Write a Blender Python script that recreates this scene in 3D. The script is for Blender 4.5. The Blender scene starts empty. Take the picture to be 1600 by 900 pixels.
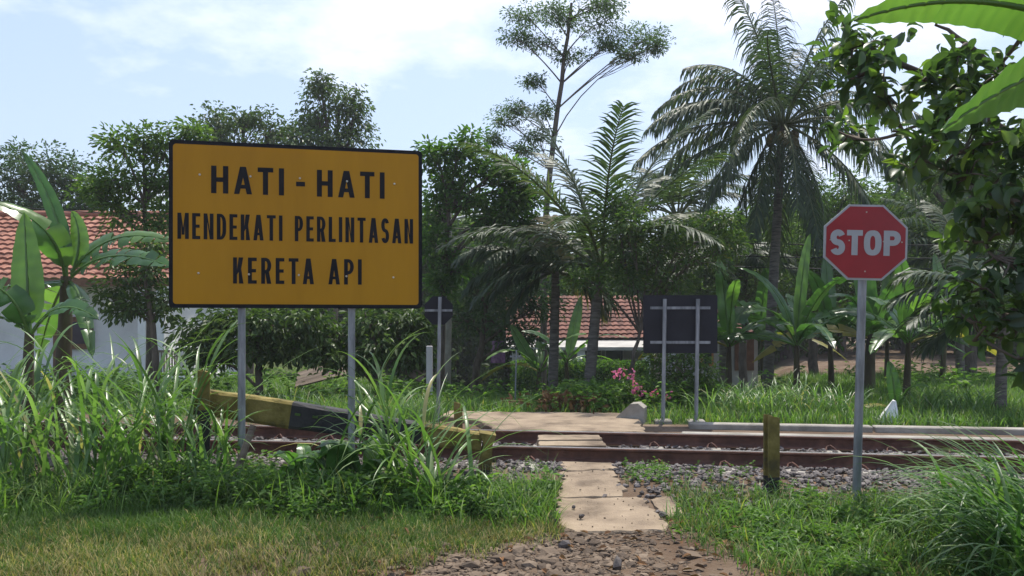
import bpy, math, random
import numpy as np
from mathutils import Vector
random.seed(7)
rng = np.random.default_rng(11)
S = bpy.context.scene
COL = S.collection
R = math.radians

# ---------------------------------------------------------------- camera, sky, sun, exposure
F, HY, CZ = 1250.0, 500.0, 1.5          # focal length in photo pixels, horizon row, eye height
cam = bpy.data.cameras.new('camera')
cam.sensor_width = 36; cam.lens = 36 * F / 1600; cam.shift_y = (HY - 450) / 1600
cam.clip_start = .05; cam.clip_end = 3000
co = bpy.data.objects.new('camera', cam); COL.objects.link(co)
co.location = (0, 0, CZ); co.rotation_euler = (R(90), 0, 0)
S.camera = co
SUN_EL, SUN_AZ = 68, 20                  # azimuth clockwise from straight ahead (+Y)
W = bpy.data.worlds.new('World'); S.world = W; W.use_nodes = True
nt = W.node_tree; N = nt.nodes; L = nt.links
bg = N['Background']; bg.inputs[1].default_value = .15
sky = N.new('ShaderNodeTexSky'); sky.sky_type = 'NISHITA'; sky.sun_disc = False
sky.sun_elevation = R(SUN_EL); sky.sun_rotation = R(SUN_AZ); sky.air_density = 1.3; sky.dust_density = 2.5; sky.ozone_density = 1.6
tc = N.new('ShaderNodeTexCoord')
sep = N.new('ShaderNodeSeparateXYZ'); L.new(tc.outputs['Generated'], sep.inputs[0])
zz = N.new('ShaderNodeMath'); zz.operation = 'ADD'; zz.inputs[1].default_value = .22; L.new(sep.outputs[2], zz.inputs[0])
dv = N.new('ShaderNodeVectorMath'); dv.operation = 'DIVIDE'
cb = N.new('ShaderNodeCombineXYZ')
for i in range(3): L.new(zz.outputs[0], cb.inputs[i])
L.new(tc.outputs['Generated'], dv.inputs[0]); L.new(cb.outputs[0], dv.inputs[1])
n1 = N.new('ShaderNodeTexNoise'); n1.inputs['Scale'].default_value = 1.15; n1.inputs['Detail'].default_value = 7; n1.inputs['Roughness'].default_value = .58
mpn = N.new('ShaderNodeMapping'); mpn.inputs['Location'].default_value = (3.1, 1.75, 0.7); L.new(dv.outputs[0], mpn.inputs[0]); L.new(mpn.outputs[0], n1.inputs['Vector'])
cr = N.new('ShaderNodeValToRGB'); cr.color_ramp.elements[0].position = .55; cr.color_ramp.elements[1].position = .70
L.new(n1.outputs[0], cr.inputs[0])
mxs = N.new('ShaderNodeMixRGB'); L.new(cr.outputs[0], mxs.inputs[0]); L.new(sky.outputs[0], mxs.inputs[1]); mxs.inputs[2].default_value = (8.6, 8.6, 8.9, 1)
vl = N.new('ShaderNodeMixRGB'); vl.inputs[0].default_value = .42; L.new(mxs.outputs[0], vl.inputs[1]); vl.inputs[2].default_value = (3.9, 4.8, 7.1, 1)   # thin high veil of cloud
L.new(vl.outputs[0], bg.inputs[0])
sd = bpy.data.lights.new('sun', 'SUN'); sd.energy = 4.6; sd.angle = R(.6); sd.color = (1, .95, .86)
so = bpy.data.objects.new('sun', sd); COL.objects.link(so)
sv = Vector((math.sin(R(SUN_AZ)) * math.cos(R(SUN_EL)), math.cos(R(SUN_AZ)) * math.cos(R(SUN_EL)), math.sin(R(SUN_EL))))
so.rotation_euler = sv.to_track_quat('Z', 'Y').to_euler(); so.location = sv * 50
S.view_settings.view_transform = 'Standard'; S.view_settings.look = 'None'
S.view_settings.exposure = .27; S.view_settings.gamma = 1; S.view_settings.use_curve_mapping = False
S.render.engine = 'CYCLES'
S.cycles.max_bounces = 7; S.cycles.transmission_bounces = 5; S.cycles.diffuse_bounces = 4; S.cycles.use_denoising = True

# ---------------------------------------------------------------- geometry helpers
def ss(a, b, x):
    t = np.clip((np.asarray(x, float) - a) / (b - a), 0, 1); return t * t * (3 - 2 * t)
def wob(x, y):
    return np.sin(1.7 * x + .6 * y + 1) * np.sin(1.3 * y - .4 * x) * .5 + np.sin(4.1 * x - 2.2 * y) * np.sin(3.7 * y + 1.9 * x) * .28 + np.sin(9.3 * x + 5) * np.sin(8.1 * y + 2 * x) * .14
TM = .138                                # track slope: near rail runs along Y = 8 - TM*X
def dist(x, y): return (y + TM * x - 8.0) / math.sqrt(1 + TM * TM)
def gz(x, y):
    x = np.asarray(x, float); y = np.asarray(y, float); d = dist(x, y)
    z = .085 * ss(-1.7, -.5, d) + .065 * ss(1.6, 2.5, d)
    u = x / np.maximum(y, 1)
    mid = ss(-.2, -.08, u) * (1 - ss(.26, .36, u))
    z = z - .35 * ss(12, 28, y) * (1 - mid) - 1.65 * ss(11.3, 28, y) * mid
    rough = .035 * (1 - ss(-2.2, -1.0, d)) + .03 * ss(2.6, 3.6, d)
    z = z + rough * wob(x, y) + .10 * (1 - ss(-2.0, -1.2, d)) * ss(1.1, 2.2, np.abs(x - .95)) * ss(3.5, 5.5, y)
    return z
def P(px, py, Y): return np.array(((px - 800) / F * Y, Y, CZ - (py - HY) / F * Y))
def G(px, py):                           # where a photo row meets the ground
    Y = 2.0
    while Y < 80:
        if CZ - (py - HY) / F * Y < gz((px - 800) / F * Y, Y): break
        Y += .02
    return np.array(((px - 800) / F * Y, Y, float(gz((px - 800) / F * Y, Y))))
def on(px, Y):
    x = (px - 800) / F * Y; return np.array((x, Y, float(gz(x, Y))))

class MB:
    def __init__(s): s.v = []; s.f = []; s.t = []; s.m = []; s.n = 0; s.sm = []
    def add(s, v, f, tint=.5, m=0, smooth=False):
        v = np.asarray(v, float).reshape(-1, 3)
        if np.isscalar(tint): tint = np.full(len(v), float(tint))
        s.v.append(v); s.t.append(np.asarray(tint, float))
        if isinstance(f, np.ndarray): fl = [f + s.n]
        else:
            by = {}
            for q in f: by.setdefault(len(q), []).append(q)
            fl = [np.array(q) + s.n for q in by.values()]
        for a in fl: s.f.append(a); s.m.append(m); s.sm.append(smooth)
        s.n += len(v); return s
    def box(s, c, d, rz=0, m=0, tint=.5, bev=0.0):
        x, y, z = np.array(d) / 2.0
        if bev <= 0:
            v = np.array([(a * x, b * y, e * z) for a in (-1, 1) for b in (-1, 1) for e in (-1, 1)])
            f = [(0, 1, 3, 2), (4, 6, 7, 5), (0, 4, 5, 1), (2, 3, 7, 6), (0, 2, 6, 4), (1, 5, 7, 3)]
        else:
            b = min(bev, x * .9, y * .9, z * .9)
            ring = [(-x + b, -y), (x - b, -y), (x, -y + b), (x, y - b), (x - b, y), (-x + b, y), (-x, y - b), (-x, -y + b)]
            def rg(k, h):
                return [(p * (x - k) / x, q * (y - k) / y, h) for p, q in ring]
            v = np.array(rg(b, -z) + rg(0, -z + b) + rg(0, z - b) + rg(b, z))
            f = [tuple(range(7, -1, -1)), tuple(range(24, 32))]
            for k in range(3):
                for i in range(8):
                    j = (i + 1) % 8; f.append((k * 8 + i, k * 8 + j, k * 8 + 8 + j, k * 8 + 8 + i))
        c_, s_ = math.cos(rz), math.sin(rz)
        v = np.stack((v[:, 0] * c_ - v[:, 1] * s_, v[:, 0] * s_ + v[:, 1] * c_, v[:, 2]), 1) + np.array(c)
        return s.add(v, f, tint, m)
    def tube(s, pts, rad, n=8, m=0, tint=.5, caps=True):
        pts = np.asarray(pts, float); k = len(pts)
        rad = np.full(k, float(rad)) if np.isscalar(rad) else np.asarray(rad, float)
        d = np.gradient(pts, axis=0); d /= np.linalg.norm(d, axis=1)[:, None] + 1e-9
        ref = np.array((0., 0, 1)) if abs(d[:, 2]).mean() < .85 else np.array((1., 0, 0))
        a = np.cross(d, ref); a /= np.linalg.norm(a, axis=1)[:, None] + 1e-9
        b = np.cross(d, a)
        an = np.linspace(0, 2 * math.pi, n, endpoint=False)
        v = pts[:, None] + rad[:, None, None] * (np.cos(an)[None, :, None] * a[:, None] + np.sin(an)[None, :, None] * b[:, None])
        i = np.arange(n); j = (i + 1) % n
        f = np.concatenate([np.stack((q * n + i, q * n + j, q * n + n + j, q * n + n + i), 1) for q in range(k - 1)])
        s.add(v, f, tint, m, True)
        if caps:
            for q, o in ((0, 1), (k - 1, -1)):
                s.add(v[q], [tuple(range(n))[::o]], tint, m)
        return s
    def prism(s, poly, y0, y1, m=0, tint=.5):      # outline in x,z pushed along y
        n = len(poly); v = [(x, y0, z) for x, z in poly] + [(x, y1, z) for x, z in poly]
        f = [tuple(range(n)), tuple(range(2 * n - 1, n - 1, -1))] + [(i, n + i, n + (i + 1) % n, (i + 1) % n) for i in range(n)]
        return s.add(v, f, tint, m)
    def build(s, name, mats, parent=None, **kw):
        if not isinstance(mats, (list, tuple)): mats = [mats]
        me = bpy.data.meshes.new(name)
        v = np.concatenate(s.v)
        me.vertices.add(len(v)); me.vertices.foreach_set('co', v.ravel().astype(np.float32))
        lo = np.concatenate([a.ravel() for a in s.f]); cnt = np.concatenate([np.full(len(a), a.shape[1]) for a in s.f])
        me.loops.add(len(lo)); me.loops.foreach_set('vertex_index', lo.astype(np.int32))
        me.polygons.add(len(cnt)); me.polygons.foreach_set('loop_start', np.concatenate(([0], np.cumsum(cnt)[:-1])).astype(np.int32))
        me.polygons.foreach_set('material_index', np.concatenate([np.full(len(a), m) for a, m in zip(s.f, s.m)]).astype(np.int32))
        me.polygons.foreach_set('use_smooth', np.concatenate([np.full(len(a), q) for a, q in zip(s.f, s.sm)]))
        at = me.attributes.new('tint', 'FLOAT', 'POINT'); at.data.foreach_set('value', np.concatenate(s.t).astype(np.float32))
        me.update(calc_edges=True)
        for q in mats: me.materials.append(q)
        o = bpy.data.objects.new(name, me); COL.objects.link(o)
        if parent: o.parent = parent
        for k, q in kw.items(): o[k] = q
        return o
def tag(o, label=None, cat=None, group=None, kind=None):
    for k, q in (('label', label), ('category', cat), ('group', group), ('kind', kind)):
        if q: o[k] = q
    return o
def thing(name, label, cat, loc=(0, 0, 0), rz=0, group=None):
    o = bpy.data.objects.new(name, None); COL.objects.link(o); o.empty_display_size = .1
    o.location = [float(q) for q in loc]; o.rotation_euler = (0, 0, rz)
    return tag(o, label, cat, group)

def blades(mb, base, az, length, width, th0, th1, k=4, tint=None, m=0, fold=.0, pw=1.3, taper=2.0, tw=0.):
    base = np.asarray(base, float); n = len(base)
    B = lambda q: np.broadcast_to(np.asarray(q, float), (n,))
    az, length, width, th0, th1 = map(B, (az, length, width, th0, th1))
    t = np.linspace(0, 1, k + 1); tm = (t[1:] + t[:-1]) / 2
    th = th0[:, None] + (th1 - th0)[:, None] * tm ** pw
    r = np.concatenate((np.zeros((n, 1)), np.cumsum(np.sin(th), 1)), 1) * (length / k)[:, None]
    z = np.concatenate((np.zeros((n, 1)), np.cumsum(np.cos(th), 1)), 1) * (length / k)[:, None]
    a = az[:, None] + tw * t[None] * rng.normal(0, 1, (n, 1))
    c = np.stack((base[:, :1] + r * np.cos(a), base[:, 1:2] + r * np.sin(a), base[:, 2:] + z), 2)
    wp = (np.minimum(1, .55 + 2.2 * t) * (1 - t ** taper) + .03)[None] * width[:, None] / 2
    side = np.stack((-np.sin(a), np.cos(a), np.zeros_like(a)), 2)
    tt = rng.random(n) if tint is None else B(tint)
    if fold:
        lift = np.zeros_like(c); lift[:, :, 2] = wp * fold
        v = np.stack((c - side * wp[:, :, None] + lift, c, c + side * wp[:, :, None] + lift), 2); w = 3
    else:
        v = np.stack((c - side * wp[:, :, None], c + side * wp[:, :, None]), 2); w = 2
    o = (np.arange(n) * (k + 1) * w)[:, None, None] + (np.arange(k) * w)[None, :, None]
    q = [np.stack((o[..., 0] + j, o[..., 0] + j + 1, o[..., 0] + j + 1 + w, o[..., 0] + j + w), 2).reshape(-1, 4) for j in range(w - 1)]
    mb.add(v.reshape(-1, 3), np.concatenate(q), np.repeat(tt, (k + 1) * w), m, True)
def norm(a): return a / (np.linalg.norm(a, axis=-1, keepdims=True) + 1e-9)
def leaves(mb, pos, d, nr, Ln, Wd, tint=None, m=0, fold=.25, shape='oval'):
    n = len(pos); d = norm(d); sd_ = norm(np.cross(d, nr)); nn = np.cross(sd_, d)
    Ln = np.broadcast_to(Ln, (n,)); Wd = np.broadcast_to(Wd, (n,))
    T = np.array([0, .28, .66, 1, .66, .28]) if shape == 'oval' else np.array([0, .55, .85, 1, .85, .55])
    X = np.array([0, .5, .42, 0, -.42, -.5]); H = np.abs(X) * fold * 2
    D = np.array([0, .02, -.03, -.14, -.03, .02])
    v = pos[:, None] + d[:, None] * (T[None] * Ln[:, None])[..., None] + sd_[:, None] * (X[None] * Wd[:, None])[..., None] + nn[:, None] * (H[None] * Wd[:, None] + D[None] * Ln[:, None])[..., None]
    o = np.arange(n) * 6
    f = np.concatenate((np.stack((o, o + 1, o + 2, o + 3), 1), np.stack((o, o + 3, o + 4, o + 5), 1)))
    tt = rng.random(n) if tint is None else np.broadcast_to(tint, (n,))
    mb.add(v.reshape(-1, 3), f, np.repeat(tt, 6), m, False)
def fine_leaves(mb, pos, d, nr, Ln, Wd, tint, m=0, fold=.3):
    n = len(pos); d = norm(d); sd_ = norm(np.cross(d, nr)); nn = np.cross(sd_, d); k = 6
    T = np.array([0, .1, .32, .62, .86, 1]); X = np.array([.01, .22, .46, .5, .3, .01]); D = np.array([0, .03, .04, -.01, -.10, -.2])
    cv = rng.uniform(.3, 1.8, (n, 1))
    c = pos[:, None] + d[:, None] * (T[None] * Ln[:, None])[..., None] + nn[:, None] * (D[None] * Ln[:, None] * cv)[..., None]
    e = (X[None] * Wd[:, None])[..., None]; up = nn[:, None] * e * fold * 1.6
    v = np.stack((c - sd_[:, None] * e + up, c, c + sd_[:, None] * e + up), 2)
    o = (np.arange(n) * k * 3)[:, None] + (np.arange(k - 1) * 3)[None]
    f = np.concatenate([np.stack((o + j, o + j + 1, o + j + 4, o + j + 3), 2).reshape(-1, 4) for j in (0, 1)])
    mb.add(v.reshape(-1, 3), f, np.repeat(tint, k * 3), m, True)
def rdir(n, up=0.):
    a = rng.normal(0, 1, (n, 3)); a[:, 2] += up; return norm(a)
ICO = None
def rocks(mb, pos, size, flat=.65, tint=None, m=0):
    global ICO
    if ICO is None:
        p = (1 + 5 ** .5) / 2
        v = np.array([(-1, p, 0), (1, p, 0), (-1, -p, 0), (1, -p, 0), (0, -1, p), (0, 1, p), (0, -1, -p), (0, 1, -p), (p, 0, -1), (p, 0, 1), (-p, 0, -1), (-p, 0, 1)]) / 1.9
        f = np.array([(0, 11, 5), (0, 5, 1), (0, 1, 7), (0, 7, 10), (0, 10, 11), (1, 5, 9), (5, 11, 4), (11, 10, 2), (10, 7, 6), (7, 1, 8), (3, 9, 4), (3, 4, 2), (3, 2, 6), (3, 6, 8), (3, 8, 9), (4, 9, 5), (2, 4, 11), (6, 2, 10), (8, 6, 7), (9, 8, 1)])
        ICO = (v, f)
    v, f = ICO; n = len(pos); size = np.broadcast_to(size, (n,))
    vv = v[None] * rng.uniform(.62, 1.3, (n, 12, 1)) * rng.uniform(.7, 1.35, (n, 1, 3))
    q = norm(rng.normal(0, 1, (n, 4))); w, x, y, z = q.T
    M = np.stack((np.stack((1 - 2 * (y * y + z * z), 2 * (x * y - z * w), 2 * (x * z + y * w)), 1), np.stack((2 * (x * y + z * w), 1 - 2 * (x * x + z * z), 2 * (y * z - x * w)), 1), np.stack((2 * (x * z - y * w), 2 * (y * z + x * w), 1 - 2 * (x * x + y * y)), 1)), 1)
    vv = np.einsum('nij,nkj->nki', M, vv); vv[..., 2] *= flat
    vv = vv * size[:, None, None] * .5 + np.asarray(pos)[:, None]
    tt = rng.random(n) if tint is None else np.broadcast_to(tint, (n,))
    mb.add(vv.reshape(-1, 3), (f[None] + (np.arange(n) * 12)[:, None, None]).reshape(-1, 3), np.repeat(tt, 12), m)

# ---------------------------------------------------------------- materials
def newmat(name):
    m = bpy.data.materials.new(name); m.use_nodes = True
    return m, m.node_tree.nodes, m.node_tree.links, m.node_tree.nodes['Principled BSDF']
def ramp(N, cols):
    r = N.new('ShaderNodeValToRGB'); e = r.color_ramp.elements
    while len(e) < len(cols): e.new(.5)
    for i, (p, c) in enumerate(cols): e[i].position = p; e[i].color = (*c, 1)
    return r
def leafmat(name, cols, trans=.35, rough=.5, spec=.35, tcol=1.6):
    m, N, L, b = newmat(name)
    a = N.new('ShaderNodeAttribute'); a.attribute_name = 'tint'
    r = ramp(N, cols); L.new(a.outputs['Fac'], r.inputs[0])
    g = N.new('ShaderNodeNewGeometry'); no = N.new('ShaderNodeTexNoise'); no.inputs['Scale'].default_value = 3.1; L.new(g.outputs['Position'], no.inputs['Vector'])
    hs = N.new('ShaderNodeHueSaturation'); mr = N.new('ShaderNodeMapRange'); mr.inputs[1].default_value = .3; mr.inputs[2].default_value = .7; mr.inputs[3].default_value = .72; mr.inputs[4].default_value = 1.25
    L.new(no.outputs[0], mr.inputs[0]); L.new(mr.outputs[0], hs.inputs['Value']); L.new(r.outputs[0], hs.inputs['Color'])
    L.new(hs.outputs[0], b.inputs['Base Color']); b.inputs['Roughness'].default_value = rough; b.inputs['Specular IOR Level'].default_value = spec
    tr = N.new('ShaderNodeBsdfTranslucent'); mu = N.new('ShaderNodeMixRGB'); mu.blend_type = 'MULTIPLY'; mu.inputs[0].default_value = 1; mu.inputs[2].default_value = (tcol * 1.05, tcol * 1.25, tcol * .55, 1)
    L.new(hs.outputs[0], mu.inputs[1]); L.new(mu.outputs[0], tr.inputs[0])
    mx = N.new('ShaderNodeMixShader'); mx.inputs[0].default_value = trans
    L.new(b.outputs[0], mx.inputs[1]); L.new(tr.outputs[0], mx.inputs[2]); L.new(mx.outputs[0], N['Material Output'].inputs[0])
    return m
def surf(name, c1, c2, scale=8., rough=.8, bump=.0, bscale=None, spec=.3, metal=0., c3=None, coord='Object', stretch=None, detail=6, pos=(.35, .65), tint=False):
    m, N, L, b = newmat(name)
    t = N.new('ShaderNodeTexCoord'); src = t.outputs[coord]
    if stretch:
        mp = N.new('ShaderNodeMapping'); mp.inputs['Scale'].default_value = stretch; L.new(src, mp.inputs[0]); src = mp.outputs[0]
    n = N.new('ShaderNodeTexNoise'); n.inputs['Scale'].default_value = scale; n.inputs['Detail'].default_value = detail; n.inputs['Roughness'].default_value = .62; L.new(src, n.inputs['Vector'])
    cols = [(pos[0], c1), (pos[1], c2)] if c3 is None else [(pos[0], c1), ((pos[0] + pos[1]) / 2, c3), (pos[1], c2)]
    r = ramp(N, cols)
    if tint:
        a = N.new('ShaderNodeAttribute'); a.attribute_name = 'tint'; mt = N.new('ShaderNodeMath'); mt.operation = 'MULTIPLY_ADD'; mt.inputs[1].default_value = .55; L.new(a.outputs['Fac'], mt.inputs[0])
        m2 = N.new('ShaderNodeMath'); m2.operation = 'MULTIPLY'; m2.inputs[1].default_value = .5; L.new(n.outputs[0], m2.inputs[0]); L.new(m2.outputs[0], mt.inputs[2]); L.new(mt.outputs[0], r.inputs[0])
    else: L.new(n.outputs[0], r.inputs[0])
    L.new(r.outputs[0], b.inputs['Base Color'])
    b.inputs['Roughness'].default_value = rough; b.inputs['Specular IOR Level'].default_value = spec; b.inputs['Metallic'].default_value = metal
    if bump:
        n2 = N.new('ShaderNodeTexNoise'); n2.inputs['Scale'].default_value = bscale or scale * 4; n2.inputs['Detail'].default_value = 5; L.new(src, n2.inputs['Vector'])
        bp = N.new('ShaderNodeBump'); bp.inputs['Strength'].default_value = bump; bp.inputs['Distance'].default_value = .02; L.new(n2.outputs[0], bp.inputs['Height']); L.new(bp.outputs[0], b.inputs['Normal'])
    return m
M = {}
M['leaf_dark'] = leafmat('leaf_dark', [(0, (.036, .064, .018)), (.6, (.066, .108, .026)), (1, (.11, .155, .038))], .32, .45, .4)
M['leaf_mid'] = leafmat('leaf_mid', [(0, (.042, .08, .02)), (.6, (.08, .138, .028)), (1, (.135, .19, .042))], .36)
M['leaf_light'] = leafmat('leaf_light', [(0, (.035, .08, .016)), (.6, (.07, .14, .025)), (1, (.14, .21, .04))], .38)
M['leaf_yellow'] = leafmat('leaf_yellow', [(0, (.04, .08, .022)), (.6, (.075, .125, .03)), (.88, (.10, .14, .03)), (1, (.22, .17, .035))], .33)
M['leaf_blue'] = leafmat('leaf_blue', [(0, (.03, .06, .026)), (.6, (.052, .095, .036)), (1, (.085, .13, .05))], .32, .45, .4)
M['leaf_feather'] = leafmat('leaf_feather', [(0, (.05, .09, .04)), (1, (.10, .15, .06))], .36)
M['frond'] = leafmat('frond', [(0, (.028, .048, .024)), (.7, (.05, .078, .036)), (1, (.10, .115, .045))], .3, .5, .35)
M['frond_dry'] = leafmat('frond_dry', [(0, (.12, .10, .05)), (1, (.22, .19, .09))], .25)
M['banana'] = leafmat('banana', [(0, (.04, .095, .03)), (.6, (.07, .15, .038)), (1, (.12, .21, .05))], .40, .30, .55, 1.5)
M['banana_yellow'] = leafmat('banana_yellow', [(0, (.12, .14, .03)), (1, (.30, .24, .06))], .3, .5)
M['grass_tall'] = leafmat('grass_tall', [(0, (.065, .13, .035)), (.55, (.11, .20, .05)), (.93, (.19, .28, .10)), (.97, (.33, .29, .13)), (1, (.38, .32, .16))], .36, .36, .6, 1.4)
M['grass_short'] = leafmat('grass_short', [(0, (.05, .10, .02)), (.5, (.085, .15, .03)), (.68, (.15, .17, .05)), (.8, (.27, .22, .09)), (1, (.36, .29, .14))], .3, .6, .2, 1.4)
M['weed'] = leafmat('weed', [(0, (.055, .115, .028)), (.55, (.10, .18, .036)), (.95, (.17, .25, .06)), (1, (.30, .26, .08))], .38, .5, .35, 1.5)
M['grass_deep'] = leafmat('grass_deep', [(0, (.04, .10, .024)), (.6, (.075, .155, .034)), (1, (.13, .21, .06))], .34, .42, .45)
M['petal'] = leafmat('petal', [(0, (.55, .10, .32)), (1, (.75, .25, .5))], .4, .6, .2, 1.0)
M['litter'] = leafmat('litter', [(0, (.10, .055, .03)), (1, (.22, .12, .06))], .1, .8, .1)
M['bark'] = surf('bark', (.055, .042, .032), (.16, .13, .10), 9, .9, .6, 24, stretch=(1, 1, .3))
M['bark_palm'] = surf('bark_palm', (.07, .06, .05), (.19, .165, .14), 14, .9, .5, 30, stretch=(.4, .4, 2.2))
M['stem_banana'] = surf('stem_banana', (.045, .03, .018), (.10, .10, .04), 6, .7, .3, stretch=(1, 1, .25), c3=(.075, .06, .03))
M['coconut'] = surf('coconut', (.09, .06, .02), (.16, .12, .03), 6, .6)
M['soil'] = None
M['steel_post'] = surf('steel_post', (.16, .17, .18), (.36, .37, .39), 14, .5, .08, 60, metal=.45, spec=.5, stretch=(1, 1, .2))
M['sign_yellow'] = surf('sign_yellow', (.37, .174, .003), (.48, .236, .005), 1.6, .5, .03, 4, spec=.2, stretch=(1.6, 1, .35), pos=(.25, .75))
M['sign_black'] = surf('sign_black', (.006, .006, .008), (.010, .010, .013), 6, .55, spec=.15)
M['sign_back'] = surf('sign_back', (.014, .014, .019), (.022, .022, .029), 3, .55, spec=.2)
M['sign_red'] = surf('sign_red', (.285, .017, .023), (.385, .025, .032), 2.5, .4, spec=.45)
M['sign_white'] = surf('sign_white', (.40, .41, .43), (.46, .47, .49), 5, .45)
M['bolt'] = surf('bolt', (.5, .45, .38), (.65, .6, .52), 20, .3, metal=.6)
M['rust'] = surf('rust', (.075, .035, .024), (.15, .07, .048), 7, .75, .3, 60, c3=(.105, .048, .033))
M['rail_head'] = surf('rail_head', (.42, .40, .40), (.55, .53, .53), 3, .28, metal=.75, spec=.5, stretch=(.15, 1, 1))
M['concrete'] = surf('concrete', (.19, .175, .145), (.37, .345, .30), 2.6, .9, .35, 40, c3=(.29, .265, .225))
M['path'] = surf('path', (.095, .068, .047), (.325, .25, .172), 2.0, .92, .5, 55, c3=(.235, .178, .122), coord='Object', detail=12, pos=(.32, .62))
M['ballast'] = surf('ballast', (.065, .057, .054), (.27, .24, .225), 3, .9, .2, 60, c3=(.145, .125, .115), tint=True, pos=(.15, .95), coord='Object')
M['rubble'] = surf('rubble', (.05, .036, .026), (.25, .19, .135), 3, .9, .3, 60, c3=(.135, .097, .066), tint=True, pos=(.15, .95))
M['paint_yellow'] = surf('paint_yellow', (.08, .065, .025), (.25, .195, .06), 5, .85, .3, 40, c3=(.16, .125, .03))
M['paint_black'] = surf('paint_black', (.012, .012, .014), (.04, .038, .038), 7, .65, .2, 40)
M['wood'] = surf('wood', (.10, .075, .055), (.24, .19, .145), 6, .85, .4, 40, stretch=(.2, 3, 3))
M['wall_white'] = surf('wall_white', (.62, .60, .585), (.80, .78, .765), 1.1, .9, .1, 20)
M['wall_grey'] = surf('wall_grey', (.36, .34, .33), (.52, .50, .48), 1.3, .9)
M['tile'] = surf('tile', (.13, .055, .038), (.40, .20, .14), 1.6, .85, .2, 30, c3=(.28, .12, .078), tint=True, pos=(.15, .9))
M['tile_old'] = surf('tile_old', (.075, .036, .027), (.26, .12, .085), 1.6, .85, .2, 30, c3=(.16, .07, .05), tint=True, pos=(.15, .9))
M['brown_frame'] = surf('brown_frame', (.12, .055, .03), (.20, .10, .055), 6, .6)
M['glass_dark'] = surf('glass_dark', (.012, .016, .03), (.03, .035, .05), 2, .12, spec=.6)
M['white_paint'] = surf('white_paint', (.66, .65, .63), (.78, .77, .75), 4, .7)
M['awning'] = surf('awning', (.34, .32, .29), (.48, .46, .42), 2, .7)
M['wire'] = surf('wire', (.01, .01, .01), (.02, .02, .02), 4, .6)
M['purple'] = surf('purple', (.13, .06, .13), (.24, .13, .22), 14, .9)
M['orange'] = surf('orange', (.42, .17, .07), (.5, .22, .1), 6, .8)

def soil():
    m, N, L, b = newmat('soil')
    g = N.new('ShaderNodeNewGeometry')
    def noise(sc, det=6):
        n = N.new('ShaderNodeTexNoise'); n.inputs['Scale'].default_value = sc; n.inputs['Detail'].default_value = det; n.inputs['Roughness'].default_value = .65; L.new(g.outputs['Position'], n.inputs['Vector']); return n
    a = ramp(N, [(.3, (.085, .052, .032)), (.52, (.14, .098, .066)), (.72, (.215, .16, .115))]); n = noise(1.4, 9); L.new(n.outputs[0], a.inputs[0])
    c = ramp(N, [(.35, (.035, .05, .014)), (.65, (.075, .10, .026))]); n = noise(5, 6); L.new(n.outputs[0], c.inputs[0])
    at = N.new('ShaderNodeAttribute'); at.attribute_name = 'tint'           # 0 bare earth, 1 mossy turf
    n = noise(2.2, 8); ad = N.new('ShaderNodeMath'); ad.operation = 'ADD'; L.new(n.outputs[0], ad.inputs[0]); L.new(at.outputs['Fac'], ad.inputs[1])
    mr = N.new('ShaderNodeMapRange'); mr.inputs[1].default_value = .75; mr.inputs[2].default_value = 1.05; L.new(ad.outputs[0], mr.inputs[0])
    mx = N.new('ShaderNodeMixRGB'); L.new(mr.outputs[0], mx.inputs[0]); L.new(a.outputs[0], mx.inputs[1]); L.new(c.outputs[0], mx.inputs[2]); L.new(mx.outputs[0], b.inputs['Base Color'])
    b.inputs['Roughness'].default_value = .95; b.inputs['Specular IOR Level'].default_value = .15
    n = noise(28, 6); bp = N.new('ShaderNodeBump'); bp.inputs['Strength'].default_value = .7; bp.inputs['Distance'].default_value = .03; L.new(n.outputs[0], bp.inputs['Height']); L.new(bp.outputs[0], b.inputs['Normal'])
    return m
M['soil'] = soil()

def haze():
    me = MB(); me.box((0, 30, 9.0), (150, 90, 24)); o = me.build('haze', [])
    m = bpy.data.materials.new('haze_air'); m.use_nodes = True; N = m.node_tree.nodes; N.clear()
    out = N.new('ShaderNodeOutputMaterial'); v = N.new('ShaderNodeVolumePrincipled'); v.inputs['Color'].default_value = (.92, .95, 1, 1); v.inputs['Density'].default_value = .0010; v.inputs['Anisotropy'].default_value = .2
    m.node_tree.links.new(v.outputs[0], out.inputs['Volume']); o.data.materials.append(m); tag(o, kind='stuff')
haze()
# ---------------------------------------------------------------- ground
def axis(a, b, fine0, fine1, st):
    c = np.arange(fine0, fine1 + 1e-6, st)
    lo = fine0 - np.cumsum(np.geomspace(st, (fine0 - a) / 4, 26)); lo = lo[lo > a]
    hi = fine1 + np.cumsum(np.geomspace(st, (b - fine1) / 4, 26)); hi = hi[hi < b]
    return np.concatenate(([a], lo[::-1], c, hi, [b]))
xs = axis(-900, 900, -9, 9, .09); ys = axis(-300, 1500, 3.2, 13, .09)
XX, YY = np.meshgrid(xs, ys); ZZ = gz(XX, YY)
dd = dist(XX, YY)
turf = ss(.1, .55, np.abs(XX - (.75)) - .95) * (1 - ss(-1.7, -1.2, dd)) * ss(4.5, 5.4, YY + .25 * np.sin(XX * 1.3)) + ss(2.4, 2.9, dd) * (1 - ss(20, 26, YY) * ss(.28, .36, XX / np.maximum(YY, 1)))
v = np.stack((XX, YY, ZZ), 2).reshape(-1, 3); nx = len(xs); q = (np.arange(len(ys) - 1)[:, None] * nx + np.arange(nx - 1)[None]).ravel()
mb = MB(); mb.add(v, np.stack((q, q + 1, q + 1 + nx, q + nx), 1), turf.ravel(), 0, True)
tag(mb.build('ground', M['soil']), kind='structure')

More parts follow.
